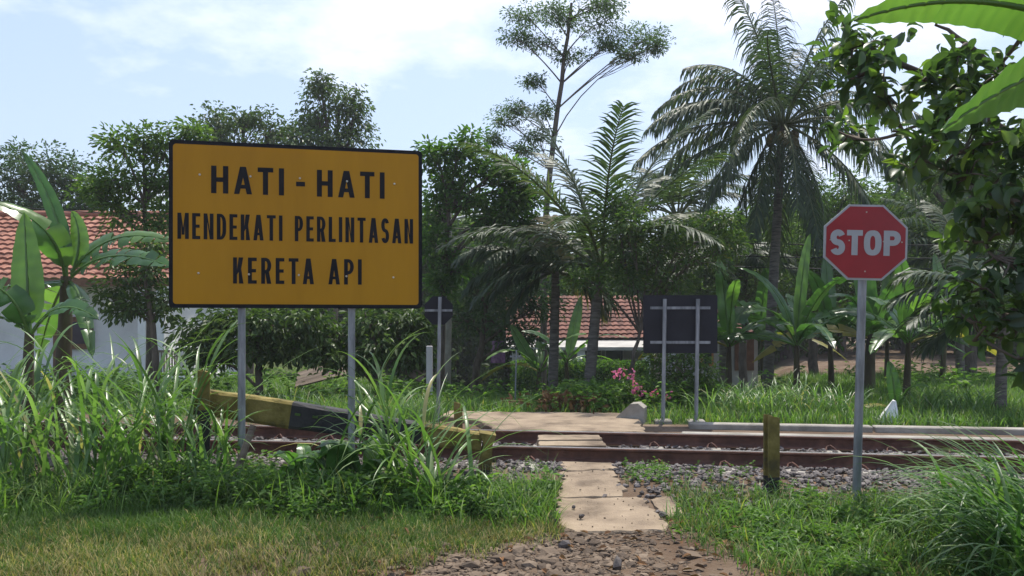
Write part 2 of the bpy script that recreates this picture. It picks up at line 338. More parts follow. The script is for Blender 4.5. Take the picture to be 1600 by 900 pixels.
# concrete crossing path: slabs that follow the ground, with rough broken edges
SLABS = []
def slab(pts, lift=.022, dep=.16, name='path', mat='path', jit=.018, z=None):
    w = [G(*p)[:2] for p in pts] if z is None else [np.array(((p[0] - 800) / F * (CZ - z) * F / (p[1] - HY), (CZ - z) * F / (p[1] - HY))) for p in pts]
    SLABS.append(np.array(w))
    o = []
    for i in range(len(w)):
        a, b = w[i], w[(i + 1) % len(w)]; k = max(2, int(np.linalg.norm(b - a) / .07))
        for j in range(k): o.append(a + (b - a) * j / k + rng.normal(0, jit, 2))
    o = np.array(o); n = len(o); c = o.mean(0)
    rings = []; fr = (1.0, .985, .9, .6, .3)
    for ri, s in enumerate(fr):
        p = c + (o - c) * s; h = (gz(p[:, 0], p[:, 1]) if z is None else np.full(n, z)) + (lift if z is None else 0) + (-.012 if ri == 0 else 0) + .004 * wob(p[:, 0] * 3, p[:, 1] * 3)
        rings.append(np.column_stack((p, h)))
    bot = np.column_stack((o, rings[0][:, 2] - dep))
    v = np.concatenate([bot] + rings + [[np.append(c, rings[-1][:, 2].mean())]])
    f = []
    for r_ in range(len(fr)):
        for i in range(n): j = (i + 1) % n; f.append((r_ * n + i, r_ * n + j, (r_ + 1) * n + j, (r_ + 1) * n + i))
    for i in range(n): f.append((len(fr) * n + i, len(fr) * n + (i + 1) % n, len(v) - 1))
    mb = MB(); mb.add(v, f); return tag(mb.build(name, M[mat]), kind='structure')
slab([(868, 783), (1008, 781), (1048, 832), (900, 836), (872, 826)])
slab([(1014, 781), (1052, 780), (1070, 806), (1040, 812)], lift=.02)
slab([(882, 739.5), (962, 738), (972, 780), (873, 781)], lift=.018, jit=.028)
slab([(852, 704), (944, 703), (966, 716), (956, 730), (962, 738), (886, 739.3), (872, 722)], lift=.027, jit=.028)
tr_z = .225
slab([(840, 679.5), (936, 679.5), (941, 687), (841, 687)], z=tr_z, dep=.14, jit=.006)
slab([(841, 689), (942, 689), (948, 696), (842, 696)], z=tr_z - .004, dep=.14, jit=.006)
slab([(700, 641), (760, 643), (985, 645), (1000, 656), (1008, 674), (930, 673.5), (838, 672.5), (778, 671), (745, 655), (690, 650)], z=.215, dep=.3)
def in_slab(x, y, grow=0.):
    r_ = np.zeros(len(x), bool)
    for w in SLABS:
        c = w.mean(0); w2 = c + (w - c) * (1 + grow); j = len(w2) - 1; ins = np.zeros(len(x), bool)
        for i in range(len(w2)):
            xi, yi = w2[i]; xj, yj = w2[j]
            ins ^= ((yi > y) != (yj > y)) & (x < (xj - xi) * (y - yi) / (yj - yi + 1e-12) + xi); j = i
        r_ |= ins
    return r_

# ---------------------------------------------------------------- railway
TA = -math.atan(TM)
TD = np.array((math.cos(TA), math.sin(TA))); TN = np.array((-TD[1], TD[0]))
def track(s, d): return np.array((0, 8.0)) + TD * s + TN * d
RT = .24
prof = [(-.062, 0), (.062, 0), (.062, .012), (.012, .028), (.009, .1), (.034, .11), (.036, .128), (.03, .134)]
full = [(a, z) for a, z in prof] + [(-a, z) for a, z in prof[:1:-1]]
full[8:8] = []
full = [(-.062, 0), (.062, 0), (.062, .012), (.014, .026), (.009, .04), (.009, .1), (.034, .112), (.036, .128), (.028, .135), (-.028, .135), (-.036, .128), (-.034, .112), (-.009, .1), (-.009, .04), (-.014, .026), (-.062, .012)]
for d0, lab in ((0., 'near rusty rail with shiny worn head, the one closer to the signs'), (1.12, 'far rusty rail with shiny worn head, the one beside the long kerb')):
    root = thing('rail', lab, 'rail', (*track(0, d0), RT - .135), TA, 'rails of the railway track')
    n = len(full); sx = np.array((-15., 15.))
    v = [(s, a, z) for s in sx for a, z in full]
    f = [(i, (i + 1) % n, n + (i + 1) % n, n + i) for i in range(n) if i != 8] + [tuple(range(n))[::-1], tuple(range(n, 2 * n))]
    mb = MB(); mb.add(v, f); mb.build('rail_web', M['rust'], root)
    mb = MB(); mb.add([(-15, .028, .1352), (-15, -.028, .1352), (15, .028, .1352), (15, -.028, .1352)], [(0, 2, 3, 1)]); mb.build('rail_head', M['rail_head'], root)
sl = MB(); sl.box((0, .56, -.075), (.22, 2.0, .15), bev=.02)
slo = None
for i in range(-14, 13):
    s = i * .62 + .2
    if abs(s - .85) < .45: continue
    if slo is None:
        r0 = thing('sleeper', 'weathered sleeper half buried in ballast under the two rails', 'sleeper', (*track(s, 0), RT - .137), TA, 'sleepers of the railway track')
        slo = r0; kids = [sl.build('sleeper_beam', M['concrete'], r0)]
        for d0 in (0., 1.12):
            for sg in (-1, 1):
                c = MB(); y0 = d0 + sg * .066
                c.tube([(-.05, y0 + sg * .05, .004), (-.03, y0 + sg * .0, .034), (.0, y0 + sg * .02, .05), (.03, y0 + sg * .045, .03), (.05, y0 + sg * .06, .006)], .011, 6)
                kids.append(c.build('rail_clip', M['rust'], r0))
    else:
        r0 = slo.copy(); COL.objects.link(r0); r0.location = (*track(s, 0), RT - .137)
        for k in kids: c = k.copy(); COL.objects.link(c); c.parent = r0
# ballast
n = 17000
s = rng.uniform(-9, 7.5, n); d = np.clip(rng.normal(-.15, .85, n), -1.75, 1.75)
xy = np.array((0, 8.0))[None] + TD[None] * s[:, None] + TN[None] * d[:, None]
ok = ~in_slab(xy[:, 0], xy[:, 1], -.03) & (np.abs(d) > .05) & (np.abs(d - 1.12) > .05)
# worn earth strips beside the path stay thin on stones
ok &= ~((np.abs(xy[:, 0] - .55) < .42) & (d < -.55) & (rng.random(n) < .75))
xy = xy[ok]; d = d[ok]
mb = MB(); sz = rng.uniform(.026, .062, len(xy))
rocks(mb, np.column_stack((xy, gz(xy[:, 0], xy[:, 1]) + .012 + rng.uniform(0, .012, len(xy)))), sz, .7)
tag(mb.build('ballast', M['ballast']), kind='stuff')
# rubble in front of the slab and along the lower edge
n = 11000
x = rng.uniform(-1.4, 2.2, n); y = rng.uniform(4.2, 5.75, n)
pxx = x / y * F + 800; pyy = HY + F * CZ / y
wgt = np.exp(-((pxx - 890) / 120) ** 2) + .7 * np.exp(-((pxx - 720) / 150) ** 2) * (pyy > 850) + .10
ok = (rng.random(n) < wgt) & ~in_slab(x, y, -.05)
x, y = x[ok], y[ok]; mb = MB(); sz = rng.lognormal(-3.7, .52, len(x)).clip(.012, .14)
rocks(mb, np.column_stack((x, y, gz(x, y) + sz * .08)), sz, .5)
tag(mb.build('rubble', M['rubble']), kind='stuff')
mb = MB(); n = 1500; x = rng.uniform(-.6, 2.0, n); y = rng.uniform(5.4, 8.0, n); ok = in_slab(x, y, -.02) & (rng.random(n) < .22); x, y = x[ok], y[ok]
rocks(mb, np.column_stack((x, y, gz(x, y) + .028)), rng.lognormal(-4.5, .45, len(x)).clip(.005, .03), .7); tag(mb.build('grit', M['rubble']), kind='stuff')
for (px, py, sz, lab) in ((866, 790, .05, 'dark stone at the left corner of the front path slab'), (897, 801, .04, 'small dark stone alone on the front path slab'), (909, 817, .05, 'dark stone beside a dead leaf on the front path slab'),
                          (1036, 816, .065, 'dark stone at the right edge of the front path slab'), (881, 857, .075, 'blackish stone among the rubble before the slab'), (965, 890, .10, 'largest dark rock in the rubble at the lower edge'), (868, 826, .055, 'grey stone by the left front corner of the slab')):
    g = G(px, py); mb = MB(); rocks(mb, [(g[0], g[1], g[2] + sz * .3 + (.03 if py < 830 else 0))], sz, .75, .08); tag(mb.build('stone', M['ballast']), lab, 'stone')
g = G(932, 823); mb = MB(); leaves(mb, np.array([(g[0] - .05, g[1], g[2] + .05), (g[0] + .66, g[1] + .0, g[2] + .03)]), np.array([(1., .2, .1), (1., .1, .05)]), np.array([(0, 0, 1.), (0, 0, 1.)]), .13, .05)
# long kerb and ledge beyond the track
for i, (s0, s1, lab) in enumerate(((1.92, 4.1, 'left length of the long pale concrete kerb beside the track'), (4.13, 6.3, 'middle length of the long pale concrete kerb beside the track'), (6.33, 9.5, 'right length of the long pale concrete kerb beside the track'))):
    c = track((s0 + s1) / 2, 2.35); mb = MB(); mb.box((c[0], c[1], .125), (s1 - s0, .17, .17), TA, bev=.012); tag(mb.build('concrete_kerb', M['concrete']), lab, 'kerb', 'lengths of the trackside kerb')
c = track(5.4, 1.87); mb = MB(); mb.box((c[0], c[1], .10), (7.2, .2, .10), TA, bev=.012); tag(mb.build('concrete_ledge', M['concrete']), 'low pale concrete ledge between the far rail and the kerb', 'ledge')
# wedge block at the path edge
b0 = P(985, 657, 10.6); mb = MB(); mb.prism([(-.24, 0), (.2, 0), (.2, .2), (.12, .26), (.02, .25)], -.14, .14)
o = mb.build('concrete_block', M['concrete']); o.location = (b0[0], b0[1], .15); o.rotation_euler = (0, 0, R(-18)); tag(o, 'wedge shaped pale concrete block at the path edge', 'concrete block')
# white marker stone
g = P(1385, 668, 10.6); mb = MB()
v = [(-.15, -.1, 0), (.13, -.1, 0), (.15, .1, 0), (-.1, .1, 0), (.07, -.02, .28), (.13, .0, .27), (.1, .03, .29)]
mb.add(v, [(0, 1, 5, 4), (1, 2, 6, 5), (2, 3, 6), (3, 0, 4, 6), (4, 5, 6)]); o = mb.build('marker_stone', M['white_paint']); o.location = (g[0], g[1], gz(g[0], g[1])); tag(o, 'small white pointed marker stone in the grass', 'marker stone')

# ---------------------------------------------------------------- lettering
def arc(cx, cy, rx, ry, a0, a1, n=10):
    return [(cx + rx * math.cos(R(a0 + (a1 - a0) * i / n)), cy + ry * math.sin(R(a0 + (a1 - a0) * i / n))) for i in range(n + 1)]
def glyph(ch, w, h, s):
    m0, m1 = h * .5 - s * .45, h * .5 + s * .45; sh = s * .92
    if ch == 'I': return [[(0, 0), (s, 0), (s, h), (0, h)]]
    if ch == '-': return [[(0, h * .36), (w, h * .36), (w, h * .36 + sh), (0, h * .36 + sh)]]
    if ch == 'H': return [[(0, 0), (s, 0), (s, m0), (w - s, m0), (w - s, 0), (w, 0), (w, h), (w - s, h), (w - s, m1), (s, m1), (s, h), (0, h)]]
    if ch == 'T': c = w / 2; return [[(c - s / 2, 0), (c + s / 2, 0), (c + s / 2, h - sh), (w, h - sh), (w, h), (0, h), (0, h - sh), (c - s / 2, h - sh)]]
    if ch == 'L': return [[(0, 0), (w, 0), (w, sh), (s, sh), (s, h), (0, h)]]
    if ch == 'E': return [[(0, 0), (w, 0), (w, sh), (s, sh), (s, m0), (w * .92, m0), (w * .92, m1), (s, m1), (s, h - sh), (w, h - sh), (w, h), (0, h)]]
    if ch == 'N': return [[(0, 0), (s, 0), (s, h * .68), (w - s, 0), (w, 0), (w, h), (w - s, h), (w - s, h * .32), (s, h), (0, h)]]
    if ch == 'M': c = w / 2; return [[(0, 0), (s, 0), (s, h * .66), (c - s * .35, h * .16), (c + s * .35, h * .16), (w - s, h * .66), (w - s, 0), (w, 0), (w, h), (w - s, h), (c, h * .42), (s, h), (0, h)]]
    if ch == 'K': return [[(0, 0), (s, 0), (s, h * .34), (s * 1.45, h * .44), (w - s * 1.15, 0), (w, 0), (s * 2.05, h * .57), (w * .97, h), (w * .97 - s * 1.15, h), (s, h * .53), (s, h), (0, h)]]
    if ch == 'A':
        t = s * 1.15; a = (w - t) / 2; s1 = s * math.hypot(1, a / h); xl = lambda y: s1 + a * y / h
        b0, b1 = h * .2, h * .2 + sh * .85; yt = (w / 2 - s1) * h / a
        return [[(0, 0), (s1, 0), (xl(b0), b0), (w - xl(b0), b0), (w - s1, 0), (w, 0), (a + t, h), (a, h)], [(xl(b1), b1), (w / 2, min(yt, h * .9)), (w - xl(b1), b1)]]
    if ch in 'PR':
        y0 = h * .40; hb = h - y0; r = min(hb / 2, w - s * 1.15)
        bowl = arc(w - r, y0 + hb / 2, r, hb / 2, -90, 90)
        hole = [(s, y0 + sh), (s, h - sh)] + arc(w - r, y0 + hb / 2, max(r - s, s * .15), hb / 2 - sh, 90, -90)
        if ch == 'P': return [[(0, 0), (s, 0), (s, y0)] + bowl + [(0, h)], hole]
        return [[(0, 0), (s, 0), (s, y0), (max(s * 1.05, w * .36), y0), (w - s * 1.12, 0), (w, 0)] + bowl[2:] + [(0, h)], hole]
    if ch == 'D':
        r = w * .6; ry = h * .36
        return [[(0, 0)] + arc(w - r, ry, r, ry, -90, 0) + arc(w - r, h - ry, r, ry, 0, 90) + [(0, h)], [(s, sh), (s, h - sh)] + arc(w - r, h - ry, r - s, ry - sh, 90, 0) + arc(w - r, ry, r - s, ry - sh, 0, -90)]
    if ch == 'O':
        def se(rx, ry, k): return [(w / 2 + rx * math.copysign(abs(math.cos(t)) ** k, math.cos(t)), h / 2 + ry * math.copysign(abs(math.sin(t)) ** k, math.sin(t))) for t in np.linspace(0, 2 * math.pi, 40, endpoint=False)]
        return [se(w / 2, h / 2, .8), se(w / 2 - s, h / 2 - sh, .8)[::-1]]
    if ch == 'S':
        rx, ry = (w - s) / 2, (h - sh) / 4; c = w / 2
        p = np.array(arc(c, h - sh / 2 - ry, rx, ry, 22, 270, 22) + arc(c, sh / 2 + ry, rx, ry, 90, -158, 22)[1:])
        d = norm(np.gradient(p, axis=0)); nn = np.column_stack((-d[:, 1], d[:, 0])) * s / 2
        return [[tuple(q) for q in p + nn] + [tuple(q) for q in (p - nn)[::-1]]]
REL = {'I': None, '-': .62, 'M': 1.2, 'N': 1.05, 'L': .82, 'E': .86, 'A': 1.12, 'D': 1.0, 'T': .98, 'S': .95, 'K': 1.02, 'P': .95, 'R': 1.0, 'O': 1.08, 'H': 1.05}
def word_contours(wd, x0, x1, z0, z1, s, gap):
    n = len(wd); free = (x1 - x0) - gap * (n - 1) - s * wd.count('I'); u = free / max(1e-6, sum(REL[c] for c in wd if c != 'I'))
    o = []; x = x0
    for c in wd:
        w = s if c == 'I' else REL[c] * u
        o += [[(x + a, z0 + b) for a, b in ct] for ct in glyph(c, w, z1 - z0, s)]; x += w + gap
    return o
def flat_mesh(name, cts, y, mat, parent, thick=.0015):
    cu = bpy.data.curves.new(name, 'CURVE'); cu.dimensions = '2D'; cu.fill_mode = 'BOTH'; cu.extrude = thick / 2
    for ct in cts:
        sp = cu.splines.new('POLY'); sp.points.add(len(ct) - 1); sp.use_cyclic_u = True
        for i, (a, b) in enumerate(ct): sp.points[i].co = (a, b, 0, 1)
    t = bpy.data.objects.new('temporary', cu); COL.objects.link(t)
    me = bpy.data.meshes.new_from_object(t); bpy.data.objects.remove(t); bpy.data.curves.remove(cu)
    for q in me.vertices: a, b, c = q.co; q.co = (a, y - c, b)
    me.flip_normals() if hasattr(me, 'flip_normals') else None
    me.materials.clear(); me.materials.append(M[mat]); me.name = name
    o = bpy.data.objects.new(name, me); COL.objects.link(o); o.parent = parent; return o
def rrect(x0, x1, z0, z1, r):
    return arc(x1 - r, z0 + r, r, r, -90, 0, 6) + arc(x1 - r, z1 - r, r, r, 0, 90, 6) + arc(x0 + r, z1 - r, r, r, 90, 180, 6) + arc(x0 + r, z0 + r, r, r, 180, 270, 6)

# ---------------------------------------------------------------- big yellow sign
ZL, ZR = 6.5, 6.95
A = np.array(((264 - 800) / F * ZL, ZL)); B = np.array(((659.5 - 800) / F * ZR, ZR)); WS = np.linalg.norm(B - A); yaw = math.atan2(B[1] - A[1], B[0] - A[0])
ztop = CZ - (218 - HY) / F * ZL; zbot = CZ - (481 - HY) / F * ZL; HS = ztop - zbot
root = thing('warning_sign', 'large yellow warning board with black lettering on two steel posts', 'sign', (A[0], A[1], 0), yaw)
mb = MB(); mb.prism(rrect(0, WS, zbot, ztop, .035), -.006, .006); mb.build('board', M['sign_black'], root)
mb = MB(); mb.prism(rrect(.032, WS - .032, zbot + .032, ztop - .032, .025), -.0095, -.0065); mb.build('yellow_face', M['sign_yellow'], root)
def sx(cx): s_ = (cx - 40) / 1194.; return WS * s_ * ZL / (ZR - s_ * (ZR - ZL))
def vz(v): return ztop - HS * v
for words, v0, v1, s_, gap in ((((('HATI', 240, 583), ('-', 640, 682), ('HATI', 738, 1057))), .146, .311, .041, .045), ((('MENDEKATI', 81, 576), ('PERLINTASAN', 634, 1191)), .434, .589, .0285, .026), ((('KERETA', 343, 724), ('API', 792, 949)), .694, .852, .031, .035)):
    for wd, a, b in words: flat_mesh('lettering', word_contours(wd, sx(a), sx(b), vz(v1), vz(v0), s_, gap), -.0115, 'sign_black', root)
for (a, b) in ((186, 220), (425, 230), (658, 240), (880, 255), (1103, 268), (180, 678), (418, 685), (653, 690), (877, 697), (1098, 704)):
    s_ = (a - 40) / 1194.; v_ = (b - 55 - 60 * s_) / (783 - 48 * s_); mb = MB()
    mb.tube([(sx(a), -.009, vz(v_)), (sx(a), -.015, vz(v_)), (sx(a), -.0175, vz(v_))], (.0095, .0095, .005), 8); mb.build('bolt', M['bolt'], root)
for px in (376.5, 550.5):
    k = sx((px - 250) * 3); mb = MB(); mb.tube([(k, .045, -.2), (k + .002, .045, ztop - .12)], .031, 14); mb.build('post', M['steel_post'], root)
for v_ in (.2, .8):
    mb = MB(); mb.box((WS / 2, .0195, vz(v_)), (WS * .86, .025, .045)); mb.build('crossbar', M['steel_post'], root)

# ---------------------------------------------------------------- stop sign
YS = 6.4; g = P(1338, 790, YS)
root = thing('stop_sign', 'red octagonal stop sign with grey lettering on one steel post', 'sign', (g[0], g[1], gz(g[0], g[1])), R(-3)); root.rotation_euler = (0, R(1.5), R(-3))
zc = CZ - (379.5 - HY) / F * YS - root.location.z; rx, rz_ = 63.5 / F * YS, 58.5 / F * YS
def octo(k): return [(rx * k * math.cos(R(22.5 + 45 * i)) / math.cos(R(22.5)), zc + rz_ * k * math.sin(R(22.5 + 45 * i)) / math.cos(R(22.5))) for i in range(8)]
mb = MB(); mb.prism(octo(1), -.046, -.036); mb.build('panel', M['sign_white'], root)
mb = MB(); mb.prism(octo(.945), -.050, -.0465); mb.build('red_face', M['sign_red'], root)
hw = 54 / F * YS; hh = 19.5 / F * YS
c = []
for wd, a, b in (('S', -1, -.58), ('T', -.535, -.09), ('O', -.055, .44), ('P', .5, .98)): c += word_contours(wd, a * hw, b * hw, zc - .004 - hh, zc - .004 + hh, .048, 0)
flat_mesh('lettering', c, -.0523, 'sign_white', root)
for a, b in ((0, .8), (0, -.77), (-.85, .05), (.86, .02), (-.4, .04), (.42, .03)):
    mb = MB(); mb.tube([(a * rx, -.049, zc + b * rz_), (a * rx, -.056, zc + b * rz_)], (.007, .005), 8); mb.build('bolt', M['bolt'], root)
mb = MB(); mb.tube([(0, 0, -.3), (0, 0, zc + rz_ * .85)], .033, 14); mb.build('post', M['steel_post'], root)
mb = MB(); mb.box((0, -.0345, zc), (rx * 1.3, .004, .04)); mb.build('crossbar', M['steel_post'], root)

# ---------------------------------------------------------------- signs seen from behind
Yb = 10.45
def back_sign():
    g = P(1064, 660, Yb); root = thing('rear_facing_board', 'black back of a rectangular board on two grey posts beside the path', 'sign', (g[0], Yb, gz(g[0], Yb)), R(-4))
    k = Yb / F; zr = lambda py: CZ - (py - HY) * k - root.location.z
    mb = MB(); mb.prism(rrect(-58 * k, 57 * k, zr(552), zr(461), .02), .04, .05); mb.build('board', M['sign_back'], root)
    for px in (1038, 1089):
        x0 = (px - 1064) * k
        mb = MB(); mb.tube([(x0 - .015, 0, -.02), (x0 + .01, 0, zr(467))], .026, 12); mb.build('post', M['steel_post'], root)
        mb = MB(); mb.box((x0 - .015, 0, .015), (.22, .2, .07), bev=.015); mb.build('footing', M['concrete'], root)
    for py in (481, 535):
        mb = MB(); mb.box((-.5 * k, .033, zr(py)), (93 * k, .012, .036)); mb.build('crossbar', M['steel_post'], root)
back_sign()
def disc_back(px, pyb, pyt, pc, rad, Y, lab, bar, post_r, name):
    x = (px - 800) / F * Y; z0 = float(gz(x, Y)); k = Y / F; zr = lambda py: CZ - (py - HY) * k - z0
    root = thing(name, lab, 'sign', (x, Y, z0))
    if rad:
        mb = MB(); mb.prism([(rad * k * math.cos(R(22.5 + 45 * i)), zr(pc) + rad * k * math.sin(R(22.5 + 45 * i))) for i in range(8)], .03, .038); mb.build('panel', M['sign_back'], root)
    mb = MB(); mb.tube([(-.01, 0, -.3), (.02, 0, zr(pyt))], post_r, 10); mb.build('post', M['steel_post'], root)
    mb = MB(); mb.box((0, .022, zr(pc)), (bar * k, .012, .03)); mb.build('crossbar', M['steel_post'], root)
disc_back(685, 640, 464, 485, 24, 10.6, 'black back of an octagonal sign on one slim grey post', 43, .024, 'rear_facing_sign')
disc_back(805, 641, 547, 557, 0, 13.0, 'thin dark metal pole with a short crossbar behind the path', 17, .013, 'cross_pole')

# ---------------------------------------------------------------- fallen barrier, posts, timber
def barrier():
    a = P(303, 622, 7.15); b = P(752, 688, 7.35)
    root = thing('barrier_beam', 'fallen barrier beam banded yellow and black lying beside the track', 'barrier', tuple(a))
    d = b - a; Lb = np.linalg.norm(d); root.rotation_euler = (0, -math.atan2(d[2], math.hypot(d[0], d[1])), math.atan2(d[1], d[0]))
    sec = [(-.075, -.13), (.075, -.13), (.075, .1), (-.075, .1)]
    def seg(t0, t1, nm, mt, lab=None, h0=1., h1=1.):
        mb = MB(); n = 8; v = []
        for t in np.linspace(t0, t1, n):
            for y_, z_ in ((-.06, -.14), (.07, -.14), (.08, -.1), (.08, .085), (.06, .1), (-.05, .1), (-.072, .075), (-.072, -.11)): v.append((t * Lb + rng.normal(0, .002), y_ + rng.normal(0, .002), z_ * (h0 + (h1 - h0) * (t - t0) / (t1 - t0)) + rng.normal(0, .002)))
        f = [(q * 8 + i, q * 8 + (i + 1) % 8, q * 8 + 8 + (i + 1) % 8, q * 8 + 8 + i) for q in range(n - 1) for i in range(8)] + [tuple(range(8))[::-1], tuple(range(8 * n - 8, 8 * n))]
        mb.add(v, f); return mb.build(nm, M[mt], root, **({'label': lab} if lab else {}))
    seg(0, .335, 'yellow_band', 'paint_yellow', 'yellow band at the raised left end', .92, 1); seg(.3352, .79, 'black_band', 'paint_black', 'long black band in the middle', 1, .8); seg(.7902, 1, 'yellow_band', 'paint_yellow', 'yellow band at the low right end', .8, .7)
    for t in (.36, .42, .82 - .12):
        mb = MB(); mb.box((t * Lb, -.0755, .0), (.05, .006, .022), bev=.002); mb.build('slot', M['weed'], root)
    mb = MB(); mb.prism([(-.02, -.22), (.10, -.22), (.07, 0), (.09, .1), (-.06, .1), (-.01, 0)], -.12, .1); o = mb.build('end_plate', M['paint_yellow'], root); o.location = (Lb + .03, 0, -.02)
barrier()
def rail_post(px, pyt, pyb, Y, split, lab, lean=0):
    g = P(px, pyb, Y); k = Y / F; z0 = min(g[2], float(gz(g[0], Y))) - .05; H_ = CZ - (pyt - HY) * k - z0; hs = CZ - (split - HY) * k - z0
    root = thing('rail_post', lab, 'post', (g[0], Y, z0), R(12), 'short posts cut from old rail'); root.rotation_euler = (0, lean, R(12))
    sec = [(-.05, -.06), (.05, -.06), (.05, -.045), (.012, -.032), (.012, .03), (.034, .04), (.034, .06), (-.034, .06), (-.034, .04), (-.012, .03), (-.012, -.032), (-.05, -.045)]
    n = len(sec)
    for nm, mt, za, zb in (('yellow_top', 'paint_yellow', hs, H_), ('black_foot', 'paint_black', 0, hs - .001)):
        v = [(a, b, za) for a, b in sec] + [(a, b, zb - (.02 if (zb == H_ and a > 0) else 0)) for a, b in sec]
        mb = MB(); mb.add(v, [tuple(range(n))[::-1], tuple(range(n, 2 * n))] + [(i, (i + 1) % n, n + (i + 1) % n, n + i) for i in range(n)]); mb.build(nm, M[mt], root)
rail_post(1204, 648, 765, 6.75, 744, 'short yellow and black post standing alone right of the path')
rail_post(320, 578, 725, 6.98, 640, 'yellow and black post standing by the left end of the fallen barrier')
rail_post(715, 628, 660, 9.3, 700, 'low yellow post stub beyond the track behind the grass clump')
def stick(pts, r, mat, name, lab, cat, n=7):
    mb = MB(); mb.tube(pts, r, n); return tag(mb.build(name, M[mat]), lab, cat)
stick([P(360, 765, 6.35), P(378, 715, 6.4), P(396, 664, 6.45)], (.035, .03, .026), 'wood', 'wooden_stake', 'weathered wooden stake leaning beside the left sign post', 'stake')
mb = MB(); mb.box((0, 0, 0), (.75, .28, .03), bev=.006); o = mb.build('plank', M['wood']); o.location = P(632, 574, 13.5); o.rotation_euler = (R(35), R(26), R(-8)); tag(o, 'grey weathered board tilted against the dark bushes', 'plank')
mb = MB(); mb.box((0, 0, 0), (1.6, .5, .03), bev=.006); o = mb.build('roof_sheet', M['wood']); o.location = P(530, 577, 14.5); o.rotation_euler = (R(30), R(-14), 0); tag(o, 'low brown sheet roof edge under the dark bushes', 'sheet')
g = P(671, 600, 13); mb = MB(); mb.box((g[0], 13, g[2] + .22), (.10, .07, .8), bev=.01); tag(mb.build('white_post', M['wall_grey']), 'short white wooden post behind the octagonal sign', 'post')

# ---------------------------------------------------------------- utility pole with lamp, wires
def pole():
    Y = 18.; g = on(697, Y); k = Y / F
    root = thing('utility_pole', 'pale concrete utility pole with a street lamp arm among leaves', 'utility pole', tuple(g))
    zr = lambda py: CZ - (py - HY) * k - g[2]
    mb = MB(); mb.tube([(-.05, 0, -.5), (0, 0, zr(470)), (.02, 0, zr(325))], (.15, .13, .11), 12); mb.build('shaft', M['concrete'], root)
    mb = MB(); mb.tube([(.03, 0, zr(345)), (.5, -.1, zr(338)), (93 * k, -.2, zr(333))], .03, 8); mb.build('lamp_arm', M['white_paint'], root)
    mb = MB(); mb.tube([(72 * k, -.2, zr(337)), (73 * k, -.2, zr(342)), (75 * k, -.2, zr(350)), (76 * k, -.2, zr(353))], (.03, .06, .16, .13), 10); mb.build('lamp_head', M['glass_dark'], root)
pole()
for Y, a, b, sag, lab in ((18.2, (-60, 318), (697, 352), 6, 'overhead wire left of the utility pole behind the big sign'), (18, (697, 356), (1700, 378), 14, 'upper overhead wire running right from the utility pole'), (17.8, (697, 372), (1700, 398), 16, 'middle overhead wire running right from the utility pole'), (18.1, (697, 384), (1700, 412), 20, 'lowest overhead wire running right from the utility pole')):
    p = [P(a[0] + (b[0] - a[0]) * t, a[1] + (b[1] - a[1]) * t + sag * 4 * t * (1 - t), Y) for t in np.linspace(0, 1, 25)]
    stick(p, .012, 'wire', 'overhead_wire', lab, 'wire', 5)

# ---------------------------------------------------------------- houses
def tile_roof(root, x0, x1, y0, z0, y1, z1, mat, name='roof', px_=.21, row=.26):
    Ls = math.hypot(y1 - y0, z1 - z0); nr = max(3, int(Ls / row)); nc = int((x1 - x0) / px_); sub = 4
    ny, nz = -(z1 - z0) / Ls, (y1 - y0) / Ls; mb = MB()
    xs_ = np.linspace(x0, x1, nc * sub + 1); ph = np.arange(nc * sub + 1) % sub / sub
    prof_ = .035 * np.abs(np.sin(math.pi * ph)); v = []; t = []
    ct = rng.random((nr, nc + 1))
    for r_ in range(nr):
        for e, h in ((0, .045), (.98, .0)):
            s_ = (r_ + e) / nr
            off = prof_ + h + .006 * np.sin(xs_ * 3 + r_)
            v.append(np.column_stack((xs_, y0 + (y1 - y0) * s_ + ny * off, z0 + (z1 - z0) * s_ + nz * off))); t.append(ct[r_, (np.arange(len(xs_)) // sub).clip(0, nc)])
    n = len(xs_); q = np.arange(n - 1); f = np.concatenate([np.stack((r_ * n + q, r_ * n + q + 1, r_ * n + n + q + 1, r_ * n + n + q), 1) for r_ in range(2 * nr - 1)])
    mb.add(np.concatenate(v), f, np.concatenate(t)); return mb.build(name, M[mat], root)
